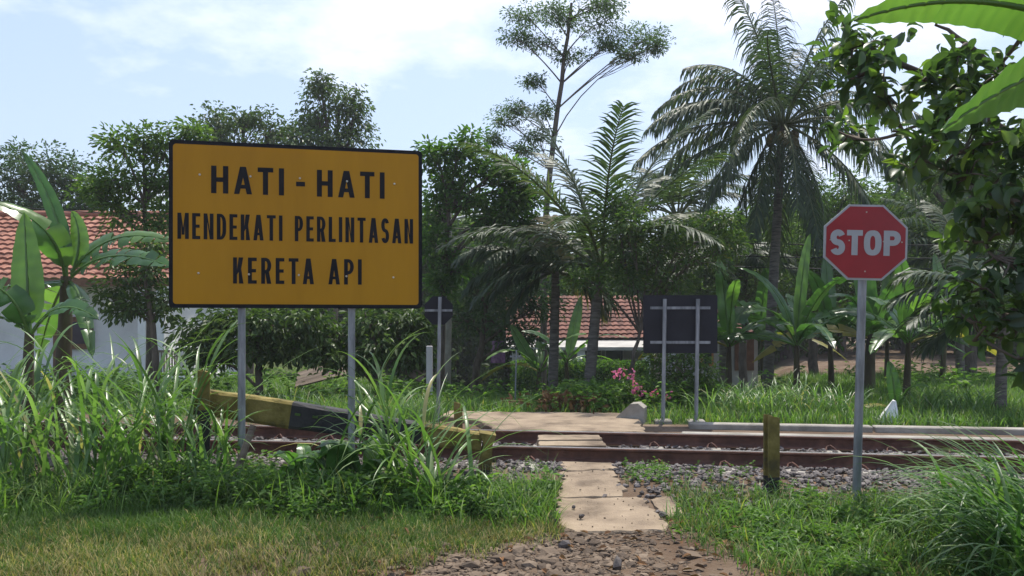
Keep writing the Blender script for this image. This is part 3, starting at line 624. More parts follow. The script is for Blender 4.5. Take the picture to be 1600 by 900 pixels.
def house_left():
    Y = 18.; k = Y / F; x0, x1 = (-150 - 800) * k, (255 - 800) * k; z0 = -.1; ze = CZ + 68 * k
    root = thing('village_house', 'white walled house with bright terracotta tile roof behind banana leaves', 'house', (0, Y, 0))
    mb = MB(); mb.box(((x0 + x1) / 2, 2.5, (z0 + ze) / 2), (x1 - x0, 5, ze - z0)); wall = mb.build('wall', M['wall_white'], root)
    yr, zr_ = 2.6, CZ + 185 * k
    tile_roof(root, x0 - .4, x1 + .35, -.6, ze - .12, yr, zr_, 'tile'); tile_roof(root, x0 - .4, x1 + .35, 5.8, ze - .12, yr, zr_, 'tile')
    mb = MB(); mb.tube([(x0 - .4, yr, zr_ + .05), (x1 + .35, yr, zr_ + .05)], .1, 8); mb.build('ridge_tiles', M['tile'], root)
    for sgn in (x0 + .01, x1 - .01):
        mb = MB(); mb.add([(sgn, 0, ze), (sgn, 5, ze), (sgn, 2.6, zr_ - .06)], [(0, 1, 2)]); mb.build('gable', M['wall_white'], root)
    mb = MB(); mb.box(((x0 + x1) / 2, -.62, ze - .17), (x1 - x0 + .8, .03, .16)); mb.build('fascia', M['brown_frame'], root)
    wx = (128 - 800) * k; wz = CZ - 20 * k
    w = MB(); w.box((wx, -.04, wz), (36 * k, .1, 50 * k)); w = w.build('window', M['brown_frame'], root)
    p = MB(); p.box((wx, -.095, wz), (22 * k, .02, 34 * k)); p.build('pane', M['glass_dark'], w)
    d_ = MB(); d_.box((30 * k - 740 * k + .1, -.03, CZ - 35 * k), (22 * k, .1, 100 * k)); d_.build('door', M['brown_frame'], root)
    mb = MB(); mb.box(((292 - 800) * k, .2, .02), (60 * k, 1.6, .5), bev=.02); pl = mb.build('porch_floor', M['white_paint'], root)
    for px in (240, 268):
        mb = MB(); mb.box(((px - 800) * k, -.5, 1.25), (.17, .17, 2.3), bev=.01); mb.build('column', M['white_paint'], root)
    mb = MB(); mb.box(((298 - 800) * k, -.3, .55), (22 * k, .3, .75), bev=.02); mb.build('plinth', M['white_paint'], root)
    b = MB()
    for i in range(9): b.box(((262 + i * 4 - 800) * k, -.58, .55), (.025, .025, .5))
    b.box(((278 - 800) * k, -.58, .82), (40 * k, .05, .05)); b.build('balustrade', M['wood'], root)
house_left()
def house_mid():
    Y = 28.; k = Y / F; X = lambda px: (px - 800) * k; Z = lambda py: CZ - (py - HY) * k
    root = thing('village_house', 'low house with old red tile roof and porch between the trunks', 'house', (0, Y, 0))
    z0 = -1.75
    mb = MB(); mb.box(((X(800) + X(1014)) / 2, 3, (z0 + Z(533)) / 2), (X(1014) - X(800), 4, Z(533) - z0)); mb.build('wall', M['wall_grey'], root)
    tile_roof(root, X(790), X(1022), .3, Z(530), 3.4, Z(458), 'tile_old', row=.3); tile_roof(root, X(790), X(1022), 6.2, Z(530), 3.4, Z(458), 'tile_old', row=.3)
    mb = MB(); mb.add([(X(790), -.9, Z(541)), (X(1020), -.9, Z(541)), (X(1020), .98, Z(527)), (X(790), .98, Z(527)), (X(790), -.9, Z(546)), (X(1020), -.9, Z(546))], [(0, 1, 2, 3), (4, 5, 1, 0)]); mb.build('porch_awning', M['awning'], root)
    for px in (905, 1004):
        mb = MB(); mb.box((X(px), -.7, (z0 + Z(545)) / 2), (.26, .2, Z(545) - z0)); mb.build('column', M['white_paint'], root)
    for px in (930, 965):
        w = MB(); w.box((X(px), .97, Z(566)), (30 * k, .06, 36 * k)); w = w.build('window', M['white_paint'], root)
        p = MB(); p.box((X(px), .93, Z(566)), (27 * k, .03, 33 * k)); p.build('pane', M['glass_dark'], w)
house_mid()
def house_right():
    Y = 26.; k = Y / F; X = lambda px: (px - 800) * k; Z = lambda py: CZ - (py - HY) * k
    root = thing('village_house', 'grey walled house with weathered tile roof behind the banana plants', 'house', (0, Y, 0))
    z0 = -1.2
    mb = MB(); mb.box(((X(1060) + X(1190)) / 2, 2.4, (z0 + Z(527)) / 2), (X(1190) - X(1060), 4, Z(527) - z0)); mb.build('wall', M['wall_grey'], root)
    tile_roof(root, X(1050), X(1196), -.1, Z(526), 2.4, Z(478), 'tile_old', row=.28); tile_roof(root, X(1050), X(1196), 5.0, Z(526), 2.4, Z(478), 'tile_old', row=.28)
    w = MB(); w.box((X(1109), .37, Z(560)), (20 * k, .08, 26 * k)); w = w.build('window', M['orange'], root)
    p = MB(); p.box((X(1109), .32, Z(560)), (13 * k, .03, 18 * k)); p.build('pane', M['glass_dark'], w)
    d_ = MB(); d_.box((X(1168), .37, Z(555)), (30 * k, .08, 50 * k)); d_.build('door', M['brown_frame'], root)
house_right()
g = P(778, 550, 22); mb = MB()
xs_ = np.linspace(-.2, .2, 13); v = np.concatenate([np.column_stack((xs_, .05 * np.sin(xs_ * 22 + h), np.full(13, h))) for h in (-.3, 0, .3)]); q = np.arange(12)
mb.add(v, np.concatenate([np.stack((r_ * 13 + q, r_ * 13 + q + 1, r_ * 13 + 14 + q, r_ * 13 + 13 + q), 1) for r_ in (0, 1)]), smooth=True); o = mb.build('hanging_cloth', M['purple']); o.location = g; tag(o, 'purple cloth hanging in the dark between the tree trunks', 'cloth')

# ---------------------------------------------------------------- trees
def bez(a, b, c, n):
    t = np.linspace(0, 1, n)[:, None]; return (1 - t) ** 2 * a + 2 * t * (1 - t) * b + t * t * c
def tree(name, label, trunk, Y, clumps, mat, leaf=.13, dens=1., r0=.12, cat='tree', group=None, bark='bark', shape='oval', thin=1., droop=.3, depth=1., aspect=.42, limb=.42):
    """trunk: photo points (px, py) from root to fork; clumps: (px, py, rx, ry) lobes of the crown"""
    k = Y / F; base = on(trunk[0][0], Y)
    root = thing(name, label, cat, tuple(base), 0, group)
    tp = [base - (0, 0, .3)] + [P(px, py, Y) for px, py in trunk[1:]]
    tp = np.array(tp); tp[1:, 1] += rng.normal(0, .1, len(tp) - 1)
    tt = np.linspace(0, 1, len(tp)); fine = np.linspace(0, 1, 12); tpf = np.column_stack([np.interp(fine, tt, tp[:, i]) for i in range(3)]); tpf[1:-1, :2] += rng.normal(0, r0 * .15, (10, 2))
    wd = MB(); wd.tube(tpf - base, np.linspace(r0, r0 * .38, 12), 9); cr_ = MB()
    for (cx, cy, rx_, ry_) in clumps:
        c = P(cx, cy, Y) + (0, rng.normal(0, .25) * rx_ * k * depth, 0); a, b = rx_ * k, ry_ * k
        hz_ = np.linalg.norm(tpf[:, :2] - c[:2], axis=1); okp = np.nonzero(tpf[:, 2] <= c[2] - rng.uniform(.3, .8) * hz_)[0]; i0 = int(max(3, okp[-1] if len(okp) else 3))
        st = tpf[i0]; md = (st + c) / 2 + (0, 0, .12 * np.linalg.norm(c - st)) + rng.normal(0, .06, 3) * np.linalg.norm(c - st)
        lp = bez(st, md, c, 7); rr = r0 * limb * min(1, .5 + a)
        wd.tube(lp - base, np.linspace(rr, rr * .35, 7), 6, caps=False)
        ns = max(5, int(9 * dens * (1 + a * b * 3.2)))
        dr = rdir(ns); rad = rng.random(ns) ** .42
        sc = c + dr * rad[:, None] * np.array((a, a * depth, b)) * rng.uniform(.72, 1.42, (ns, 1))
        for p in sc[:: 2 if ns > 20 else 1]:
            s_ = lp[rng.integers(3, 7)]; wd.tube(bez(s_, (s_ + p) / 2 + rng.normal(0, .08, 3), p, 4) - base, np.linspace(rr * .25, .004, 4), 4, caps=False)
        nl = int(38 * thin); cl = rng.uniform(.11, .30, ns) * (min(a, b) + .15) + .05
        pos = np.repeat(sc, nl, 0) + np.clip(rng.normal(0, 1, (ns * nl, 3)), -1.5, 1.5) * np.repeat(cl, nl)[:, None] * np.array((1, 1, .62))
        d = norm(pos - np.repeat(sc, nl, 0)) + norm(pos - c) * .5 + rng.normal(0, .45, pos.shape) - np.array((0, 0, droop))
        nr = rng.normal(0, .55, pos.shape) + np.array((0, 0, 1.)); tn = (np.repeat(rng.random(ns), nl) * .45 + rng.random(ns * nl) * .55)
        ll = leaf * .82 * rng.uniform(.7, 1.3, len(pos)); leaves(cr_, pos - base, d, nr, ll, ll * aspect, tn, shape=shape)
    wd.build('trunk', M[bark], root); cr_.build('crown', M[mat], root); return root
tree('broadleaf_tree', 'wide dark green crown at the far left above the roof', [(70, 560), (72, 360)], 27, [(28, 282, 42, 32), (72, 258, 46, 30), (116, 284, 42, 32), (18, 322, 45, 26), (90, 325, 52, 28), (140, 320, 30, 28)], 'leaf_blue', .17, 1.2, .2)
tree('broadleaf_tree', 'airy light green tree between the left roof and the big sign', [(232, 585), (230, 480), (226, 320)], 14.5, [(190, 232, 26, 24), (226, 216, 30, 22), (258, 236, 22, 24), (300, 205, 22, 16), (178, 282, 34, 26), (228, 275, 40, 26), (262, 290, 28, 24), (150, 306, 28, 24), (205, 335, 52, 26), (256, 345, 30, 34)], 'leaf_mid', .12, 1.1, .09)
tree('broadleaf_tree', 'small dark leaved tree in front of the white house wall', [(247, 590), (240, 520), (232, 440)], 13.2, [(190, 430, 34, 30), (230, 420, 38, 30), (170, 470, 34, 32), (210, 480, 36, 24), (258, 470, 24, 30), (240, 385, 26, 20)], 'leaf_dark', .13, .8, .07)
tree('broadleaf_tree', 'dark rounded tree top just above the left half of the big sign', [(385, 580), (385, 300)], 25, [(340, 192, 26, 24), (382, 190, 32, 20), (424, 204, 28, 24), (356, 228, 44, 30), (430, 235, 44, 30), (392, 270, 70, 34), (330, 300, 40, 40)], 'leaf_dark', .16, 1.2, .2, droop=.7)
tree('broadleaf_tree', 'tallest dark tree top above the right half of the big sign', [(520, 580), (522, 300)], 26, [(500, 133, 22, 18), (530, 160, 36, 26), (496, 182, 34, 26), (552, 188, 24, 28), (474, 212, 30, 26), (540, 222, 36, 30), (500, 250, 60, 40), (570, 270, 30, 40)], 'leaf_dark', .16, 1.2, .22, droop=.9)
tree('broadleaf_tree', 'bright green leafy tree just right of the big yellow sign', [(686, 610), (690, 480), (700, 330)], 16.5, [(684, 248, 20, 22), (720, 230, 26, 24), (748, 262, 24, 22), (700, 285, 30, 28), (680, 325, 22, 30), (735, 305, 40, 28), (782, 268, 26, 24), (812, 284, 18, 22), (795, 316, 30, 24), (684, 385, 22, 30), (712, 420, 20, 26), (690, 445, 18, 18), (828, 310, 22, 24), (770, 345, 36, 22), (820, 350, 30, 20)], 'leaf_light', .15, 1.2, .11, droop=.2)
tree('feathery_tree', 'very tall slender tree with sparse feathery crown rising above all', [(848, 600), (851, 330), (868, 190), (884, 80), (893, 5)], 22, [(826, 28, 34, 15), (862, 14, 34, 13), (806, 62, 24, 11), (846, 66, 24, 10), (920, 12, 36, 14), (930, 42, 36, 12), (966, 58, 36, 12), (1012, 54, 28, 13), (1030, 72, 20, 10), (985, 84, 26, 7), (892, 88, 22, 8), (945, 76, 24, 7), (800, 168, 22, 8), (792, 186, 22, 8), (850, 172, 20, 7), (838, 128, 20, 7), (840, 212, 24, 9), (820, 232, 22, 8), (772, 218, 18, 7), (885, 30, 26, 12), (955, 6, 36, 11)], 'leaf_feather', .105, 1.7, .10, thin=.8, droop=.35, aspect=.36, limb=.24)
tree('broadleaf_tree', 'yellowish green tree with forked brown trunk beside the rear board', [(972, 626), (986, 580), (1000, 520)], 13.5, [(962, 322, 28, 30), (990, 352, 34, 30), (1034, 372, 38, 26), (1086, 362, 34, 24), (1122, 345, 24, 15), (1078, 402, 40, 28), (1012, 412, 38, 28), (1140, 378, 24, 18), (968, 400, 26, 26), (1040, 440, 40, 18), (918, 436, 40, 22), (972, 442, 36, 20)], 'leaf_yellow', .10, 1.1, .065)
tree('broadleaf_tree', 'dark shady tree left of the palm trunks over the purple cloth', [(738, 612), (748, 560), (760, 480)], 19, [(762, 400, 40, 36), (742, 452, 44, 36), (800, 440, 44, 40), (820, 375, 32, 26), (725, 500, 30, 30), (775, 500, 48, 34), (838, 480, 30, 40), (815, 530, 30, 22)], 'leaf_blue', .14, 1.1, .12)
tree('mango_tree', 'low dark mango tree in the gap under the big yellow sign', [(404, 612), (402, 570), (410, 530)], 13.2, [(320, 520, 32, 26), (372, 505, 40, 26), (430, 500, 44, 26), (330, 560, 32, 20), (385, 545, 40, 24), (450, 545, 42, 26), (480, 500, 36, 30)], 'leaf_dark', .15, 1.2, .08, droop=.7)
tree('mango_tree', 'dark drooping mango tree between the right sign post and the octagonal sign', [(590, 612), (588, 570), (585, 530)], 13.6, [(520, 520, 36, 30), (570, 500, 40, 28), (620, 505, 36, 30), (648, 520, 20, 32), (540, 560, 40, 20), (596, 550, 36, 22), (640, 555, 22, 18)], 'leaf_dark', .15, 1.2, .09, droop=.8)
tree('broadleaf_tree', 'dense green tree behind the stop sign under the palm', [(1270, 600), (1275, 500), (1280, 420)], 24, [(1270, 330, 50, 40), (1320, 300, 44, 40), (1370, 330, 50, 40), (1300, 390, 60, 40), (1380, 400, 60, 44), (1240, 400, 40, 40), (1340, 450, 60, 34), (1260, 455, 50, 30)], 'leaf_mid', .15, 1.2, .16)
tree('broadleaf_tree', 'tall dense tree at the far right behind the stop sign', [(1520, 600), (1515, 480), (1510, 360)], 22, [(1440, 270, 44, 40), (1500, 230, 50, 44), (1560, 250, 50, 44), (1440, 340, 50, 40), (1520, 330, 56, 44), (1590, 340, 50, 50), (1460, 410, 54, 40), (1550, 420, 56, 44), (1480, 470, 54, 34), (1570, 490, 50, 40)], 'leaf_dark', .16, 1.2, .2)
tree('broadleaf_tree', 'dense tree between the big palm trunk and the rear board', [(1160, 600), (1165, 500), (1165, 430)], 25, [(1120, 375, 40, 30), (1170, 380, 44, 34), (1150, 430, 50, 34), (1100, 430, 40, 34), (1190, 445, 40, 34), (1130, 470, 44, 26)], 'leaf_dark', .15, 1.2, .15)
tree('shrub', 'leafy shrub growing between the legs of the rear board', [(1062, 650), (1064, 612), (1068, 585)], 12.2, [(1040, 560, 26, 20), (1072, 552, 28, 20), (1098, 575, 24, 20), (1050, 590, 28, 18), (1086, 600, 26, 18)], 'leaf_yellow', .085, .9, .04, 'shrub', droop=.2)
# bougainvillea with flowers
bo = tree('flowering_shrub', 'shrub with pink blossoms beside the wedge shaped block', [(1005, 655), (1004, 625), (1000, 600)], 11.9, [(985, 612, 26, 18), (1012, 622, 24, 16), (1030, 606, 18, 16), (968, 625, 20, 14)], 'leaf_mid', .08, .8, .03, 'shrub')
mb = MB()
for (px, py) in ((964, 585), (972, 583), (986, 586), (993, 602), (992, 614), (1003, 612), (1022, 616), (1044, 622)):
    c = P(px, py, 11.55) - np.array(bo.location); n = 11; leaves(mb, c + rng.normal(0, .03, (n, 3)), rdir(n), rdir(n), .05, .045)
mb.build('blossoms', M['petal'], bo)
# hedge before the middle house
def hedge():
    Y = 25.5; g = on(925, Y); root = thing('hedge', 'clipped dark green hedge in front of the middle house porch', 'hedge', tuple(g))
    n = 15000; zt = CZ - (568 - HY) / F * Y; x = rng.uniform((800 - 800) / F * Y, (1012 - 800) / F * Y, n); y = Y + rng.uniform(-.45, .45, n); z = rng.uniform(-1.6, zt + .06, n) + .05 * wob(x, y)
    mb = MB(); leaves(mb, np.column_stack((x, y, z)) - g, rdir(n, .5), rdir(n, 1), .12, .06); mb.build('foliage', M['leaf_light'], root)
    mb = MB()
    for x in np.arange(0.2, 4.2, .4): mb.tube([(x - g[0], 0, -.1), (x - g[0] + .05, .05, zt - .3 - g[2])], .03, 5)
    mb.build('stems', M['bark'], root)
hedge()
# far woodland, one mass behind everything
mb = MB(); wd = MB()
for i in range(100):
    px = -260 + i * 21.5 + rng.normal(0, 12); Y = rng.uniform(34, 58); x = (px - 800) / F * Y
    top = np.interp(px, [-260, 0, 250, 450, 600, 700, 850, 1000, 1200, 1350, 1500, 1900], [320, 320, 320, 315, 305, 310, 345, 350, 310, 265, 235, 230]) + rng.uniform(-5, 55)
    zt = CZ - (top - HY) / F * Y; zb = float(gz(x, Y)); h = zt - zb
    wd.tube([(x, Y, zb - .3), (x + rng.normal(0, .3), Y, zb + h * .6)], (.22, .1), 6)
    for j in range(9):
        c = np.array((x + rng.normal(0, 1.1), Y + rng.normal(0, 1.0), zb + h * (.12 + .76 * j / 8)))
        ns = 20; sc = c + rdir(ns) * rng.random((ns, 1)) ** .4 * np.array((1.5, 1.5, h * .13)); nl = 16
        pos = np.repeat(sc, nl, 0) + rng.normal(0, .3, (ns * nl, 3)); leaves(mb, pos, rdir(ns * nl) - (0, 0, .3), rdir(ns * nl, 1.2), .34, .17, np.repeat(rng.random(ns) * .5, nl) + rng.random(ns * nl) * .5)
wl = mb.build('woodland', M['leaf_dark']); tag(wl, kind='stuff'); tag(wd.build('woodland_trunks', M['bark']), kind='stuff')

# ---------------------------------------------------------------- palms
def frond(root, o, az, el, length, droop, wleaf=.045, lmax=.75, n=44, mat='frond', hang=.55, col=.5):
    """one palm leaf: arching rachis with two rows of hanging leaflets"""
    k = 14; t = np.linspace(0, 1, k + 1); th = el - droop * t ** 1.25
    st = length / k; h = np.concatenate(([0], np.cumsum(np.cos(th[:-1]) * st))); z = np.concatenate(([0], np.cumsum(np.sin(th[:-1]) * st)))
    c, s = math.cos(az), math.sin(az); bend = rng.normal(0, .2)
    pts = np.column_stack((h * c - s * bend * h * h / length, h * s + c * bend * h * h / length, z)) + o
    mb = MB(); mb.tube(pts, np.linspace(.034, .006, k + 1), 5, tint=.95)
    u = np.linspace(.16, .995, n); pp = np.column_stack([np.interp(u, t, pts[:, i]) for i in range(3)])
    dr = norm(np.column_stack([np.interp(u, t, np.gradient(pts, axis=0)[:, i]) for i in range(3)]))
    for sg in (-1, 1):
        side = norm(np.cross(dr, (0, 0, 1.))) * sg
        ll = lmax * np.sin(np.clip(.25 + u * 2.7, 0, 3.0)) ** .6 * rng.uniform(.72, 1.12, n) + .05
        d0 = norm(side * 1.0 + dr * (.55 + .5 * u)[:, None] + np.array((0, 0, .2 - .45 * hang)) + rng.normal(0, .15, (n, 3)))
        g = hang * rng.uniform(.6, 1.3, n)
        kk = 3; v = []; cpos = pp.copy(); dcur = d0.copy(); wv = [.6, 1., .7, .04]
        for q in range(kk + 1):
            wd_ = np.cross(dcur, norm(np.cross(dcur, (0, 0, 1.)) + 1e-3)); wd_ = norm(dr * 1.0 - dcur * (dr * dcur).sum(1)[:, None])
            v.append(np.stack((cpos - wd_ * wleaf / 2 * wv[q], cpos + wd_ * wleaf / 2 * wv[q]), 1))
            cpos = cpos + dcur * (ll / kk)[:, None]; dcur = norm(dcur - np.array((0, 0, 1.)) * (g * (q + 1) * .6)[:, None])
        v = np.stack(v, 1); oo = (np.arange(n) * 2 * (kk + 1))[:, None] + (np.arange(kk) * 2)[None]
        mb.add(v.reshape(-1, 3), np.stack((oo, oo + 1, oo + 3, oo + 2), 2).reshape(-1, 4), np.repeat(np.clip(col + rng.normal(0, .2, n), 0, 1), 2 * (kk + 1)), 0)
    return mb.build('frond', M[mat], root)
def palm(label, base_px, Y, trunk, fr, r0=.17, lmax=.75, nuts=True, flen=3.2, wleaf=.045, hang=.55, dry=0, name='coconut_palm', n=44):
    base = on(base_px, Y); root = thing(name, label, 'palm tree', tuple(base))
    tp = np.array([(0, 0, -.4)] + [P(px, py, Y) - base for px, py in trunk]); f = np.linspace(0, 1, 40); tt = np.linspace(0, 1, len(tp)); tp = np.column_stack([np.interp(f, tt, tp[:, i]) for i in range(3)])
    rr = np.interp(f, [0, .08, .3, 1], [r0 * 1.35, r0 * 1.1, r0, r0 * .75]) * (1 + .05 * (np.arange(40) % 2)); mb = MB(); mb.tube(tp, rr, 12); mb.build('trunk', M['bark_palm'], root)
    top = tp[-1]
    for i, (az, el, ln, dp) in enumerate(fr):
        frond(root, top + (.1 * math.cos(R(az)), .1 * math.sin(R(az)), -.02 * i / len(fr)), R(az), R(el), flen * ln, R(dp), wleaf, lmax, n, 'frond_dry' if i >= len(fr) - dry else 'frond', hang, rng.uniform(.25, .75))
    if nuts:
        for i in range(9):
            a = i * 2.4; mb = MB(); rocks_c = top + (.26 * math.cos(a), .26 * math.sin(a), -.22 - .1 * (i % 3))
            th = np.linspace(0, math.pi, 8); mb.tube(np.column_stack((np.zeros(8), np.zeros(8), -.13 * np.cos(th))) + rocks_c, np.maximum(.1 * np.sin(th), .004), 8); mb.build('coconut', M['coconut'], root)
    return root
def ring(n, els, lens, dps, jit=12, off=0):
    o = []
    for i in range(n):
        t = i / (n - 1); o.append((off + i * 137.5 + random.uniform(-jit, jit), np.interp(t, [0, .5, 1], els) + random.uniform(-6, 6), np.interp(t, [0, .5, 1], lens) * random.uniform(.9, 1.1), np.interp(t, [0, .5, 1], dps) + random.uniform(-10, 10)))
    return o
palm('big coconut palm with drooping crown behind the stop sign', 1197, 17, [(1206, 480), (1215, 330), (1222, 195)], ring(30, (76, 8, -70), (.95, 1.02, .95), (92, 84, 14), off=40) + [(80, 84, 1.1, 22), (200, 80, 1.05, 30), (330, 78, 1.05, 35), (178, 52, 1.0, 105), (184, 32, 1.05, 85), (172, 10, 1.1, 62), (190, -12, 1.15, 45), (160, 70, .95, 110), (100, 86, .9, 40), (60, 80, .9, 60), (10, 40, .9, 90)], .105, .72, True, 2.95, hang=1.35, wleaf=.034, n=58)
palm('young coconut palm with upright fronds left of the rear board', 915, 14.2, [(926, 540), (934, 450), (940, 415)], [(20, 72, 1.05, 42), (160, 80, .95, 34), (150, 64, 1.0, 50), (115, 74, .9, 55), (200, 60, .95, 55), (340, 62, .8, 50), (55, 66, .85, 60), (270, 72, .85, 40), (30, 50, .8, 70), (185, 38, .85, 75), (250, 45, .7, 80), (300, 40, .75, 85), (120, 45, .8, 75), (10, 25, .75, 80), (175, 12, .7, 70)], .095, .6, False, 3.45, .038, .4, n=50)
palm('coconut palm with a yellowish frond reaching left over the path', 862, 15.2, [(866, 530), (868, 460), (868, 425)], [(178, 42, .95, 85), (184, 60, .85, 90), (172, 20, .85, 75), (215, 40, .8, 85), (150, 45, .8, 85), (250, 45, .7, 85), (120, 60, .8, 70), (20, 45, .65, 90), (320, 40, .6, 90), (70, 62, .7, 80), (200, 5, .6, 60), (340, -10, .6, 55), (190, -25, .55, 45), (10, -25, .55, 40), (95, 84, .6, 40)], .09, .6, False, 2.1, .042, .7, 2)
palm('distant palm crown showing between the young palm and the big palm', 1062, 24, [(1060, 480), (1058, 380), (1058, 335)], ring(18, (80, 45, -20), (.9, 1, .8), (60, 90, 50)), .09, .7, False, 2.7, .05)
palm('low palm with arching fronds at the right edge behind the grass', 1562, 11.6, [(1565, 560), (1572, 500)], [(176, 48, 1.0, 95), (186, 22, .95, 60), (168, 62, 1.0, 95), (205, 40, .8, 80), (150, 60, .9, 70), (230, 50, .8, 80), (60, 70, .8, 70), (20, 50, .8, 80), (110, 75, .9, 55), (300, 55, .7, 80), (180, 2, .7, 55)], .075, .55, False, 1.7, .036)
palm('palm crown with long grey fronds right of the stop sign', 1500, 19, [(1500, 520), (1500, 440), (1500, 405)], [(180, 28, 1.0, 62), (172, 45, 1.0, 80), (188, 60, .9, 90), (200, 35, .9, 75), (10, 40, .9, 80), (40, 60, .9, 70), (90, 75, .9, 60), (150, 70, .9, 60), (240, 50, .8, 80), (300, 50, .8, 80), (185, 8, .8, 55)], .09, .65, False, 2.5, .045, .8)
palm('mid distance palm with hanging fronds behind the rear board', 1128, 20, [(1130, 520), (1132, 440), (1133, 420)], [(0, 25, 1., 75), (350, 45, .9, 90), (180, 35, .9, 85), (190, 15, .9, 70), (60, 60, .8, 80), (120, 60, .8, 80), (240, 50, .8, 90), (300, 40, .8, 90), (10, 65, .8, 95)], .09, .65, False, 1.9, .05, .8)

# ---------------------------------------------------------------- banana plants
def banana_leaf(root, a, b, c, width, mat='banana', torn=.25, fold=.25, up=None, tip=.93, k=22, tint=None, rib=.14):
    p = bez(np.asarray(a, float), np.asarray(b, float), np.asarray(c, float), k + 1); t = np.linspace(0, 1, k + 1)
    d = norm(np.gradient(p, axis=0)); upv = np.array((0, 0, 1.)) if up is None else np.asarray(up, float)
    sd_ = norm(np.cross(d, upv) + 1e-4); nn = np.cross(sd_, d)
    prof_ = np.where(t < .12, .03, np.sin(np.clip((t - .10) / .90, 0, 1) ** .62 * math.pi) ** .55) * width / 2; prof_[-1] = .002
    mb = MB(); mb.tube(p, np.linspace(.022, .004, k + 1) * min(1, width / .35 + .3), 5, tint=1.0)
    base_t = rng.uniform(.2, .9) if tint is None else tint
    for sg in (-1, 1):
        tear = False
        j0 = 2
        while j0 < k:
            j1 = j0 + 1
            while j1 < k and rng.random() > torn: j1 += 1
            dz = rng.normal(0, .22) * (torn > .05) + fold; jj = np.arange(j0, j1 + 1); v = []
            for q, e in enumerate((0., .35, .7, 1.)):
                w_ = prof_[jj] * e; rip = np.zeros(len(jj)); 
                if torn > .05: rip[0] = .012 * e; rip[-1] = -.012 * e
                v.append(p[jj] + sd_[jj] * (sg * w_ * math.cos(dz * e * .8))[:, None] + nn[jj] * (w_ * math.sin(.55 - dz * 2.2 * e) * .45)[:, None] + d[jj] * rip[:, None] * 2 + nn[jj] * (.006 * np.sin(jj * 2.1 + q))[:, None])
            v = np.stack(v, 1); m_ = len(jj); o = (np.arange(m_ - 1) * 4)[:, None] + np.arange(3)[None]
            mb.add(v.reshape(-1, 3), np.stack((o, o + 1, o + 5, o + 4), 2).reshape(-1, 4), np.repeat(rib * (jj % 2), 4) + base_t + rng.normal(0, .05 if torn < .06 else .16), 0, True); j0 = j1
    return mb.build('leaf', M[mat], root)
def banana(label, base, top, r0, lvs, group=None):
    root = thing('banana_plant', label, 'banana plant', tuple(base), 0, group); base = np.asarray(base)
    m_ = (base + top) / 2 + rng.normal(0, .02, 3); mb = MB(); mb.tube(bez(base - (0, 0, .2), m_, np.asarray(top), 9) - base, np.linspace(r0, r0 * .55, 9), 10); mb.build('pseudostem', M['stem_banana'], root)
    for lf in lvs:
        a, b, c, w = lf[:4]; kw = lf[4] if len(lf) > 4 else {}
        banana_leaf(root, np.asarray(a) - base, np.asarray(b) - base, np.asarray(c) - base, w, **kw)
    return root
Y = 9.0
banana('large banana plant at the left edge with long arching leaves', on(88, 8.9), P(104, 432, Y), .11, [
    (P(104, 440, Y), P(104, 330, Y), P(34, 236, Y + .3), .22, dict(torn=.05, up=(0, 1, .2), tint=.1)),
    (P(102, 440, Y), P(95, 330, Y - .3), P(-40, 312, Y - .6), .34, dict(torn=.1, up=(0, -.7, .7))),
    (P(112, 430, Y), P(135, 370, Y), P(112, 330, Y + .1), .27, dict(torn=.02, up=(.2, 1, 0), tint=.95)),
    (P(112, 425, Y), P(170, 345, Y), P(272, 378, Y - .3), .34, dict(torn=.36, up=(0, -.7, .7))),
    (P(112, 432, Y), P(170, 375, Y - .3), P(270, 418, Y - .8), .34, dict(torn=.4, up=(0, -.75, .6))),
    (P(105, 440, Y), P(60, 440, Y - .4), P(-40, 455, Y - .6), .3, dict(torn=.2)),
    (P(108, 440, Y), P(130, 450, Y - .5), P(145, 560, Y - .9), .22, dict(torn=.3)),
    (P(104, 440, Y), P(80, 470, Y + .5), P(60, 560, Y + .6), .3, dict(torn=.3))])
banana('smaller banana plant at the left edge with one upright broad leaf', on(42, 8.2), P(46, 520, 8.2), .08, [
    (P(47, 525, 8.2), P(42, 430, 8.25), P(38, 332, 8.35), .37, dict(torn=.02, up=(.05, 1, .1), tint=.75)),
    (P(47, 525, 8.2), P(90, 450, 8.0), P(155, 500, 7.8), .27, dict(torn=.15, tint=.2, up=(0, -.6, .8))),
    (P(46, 525, 8.2), P(20, 430, 8.0), P(-60, 440, 7.8), .32, dict(torn=.15, tint=.4, up=(0, -.6, .8))),
    (P(46, 525, 8.2), P(10, 470, 8.2), P(-60, 520, 8.0), .3, dict(torn=.2))])
def banana_auto(label, px, Y, py_top, n=7, ln=1.5, w=.36, seed=0, el0=86, group='banana plants beyond the track', r0=.07):
    base = on(px, Y); top = P(px + rng.uniform(-8, 8), py_top, Y); lv = []
    for i in range(n):
        az = i * 2.4 + seed; el = R(np.interp(i / max(1, n - 1), [0, .25, .6, 1], [el0, min(el0, 68), min(el0, 48), 22])); l = ln * rng.uniform(.8, 1.15); h = np.array((math.cos(az), math.sin(az), 0))
        l *= 1.25; m_ = top + h * l * .66 * math.cos(el) + np.array((0, 0, l * .6 * math.sin(el)))
        e = m_ + h * l * (.3 + .34 * math.cos(el)) * (0.3 if i == 0 else 1) + np.array((0, 0, l * np.interp(i / max(1, n - 1), [0, .15, .5, 1], [.30, .0, -.28, -.5])))
        lv.append((top - (0, 0, .1), m_, e, w * .85 * rng.uniform(.8, 1.1), dict(torn=.05 if i < 2 else .3, up=(rng.normal(0, .3), 1, .1) if i == 0 else (rng.normal(0, .25), rng.uniform(-.6, .1), 1), mat='banana_yellow' if (i == n - 1 and seed > 2) else 'banana')))
    return banana(label, base, top, r0, lv, group)
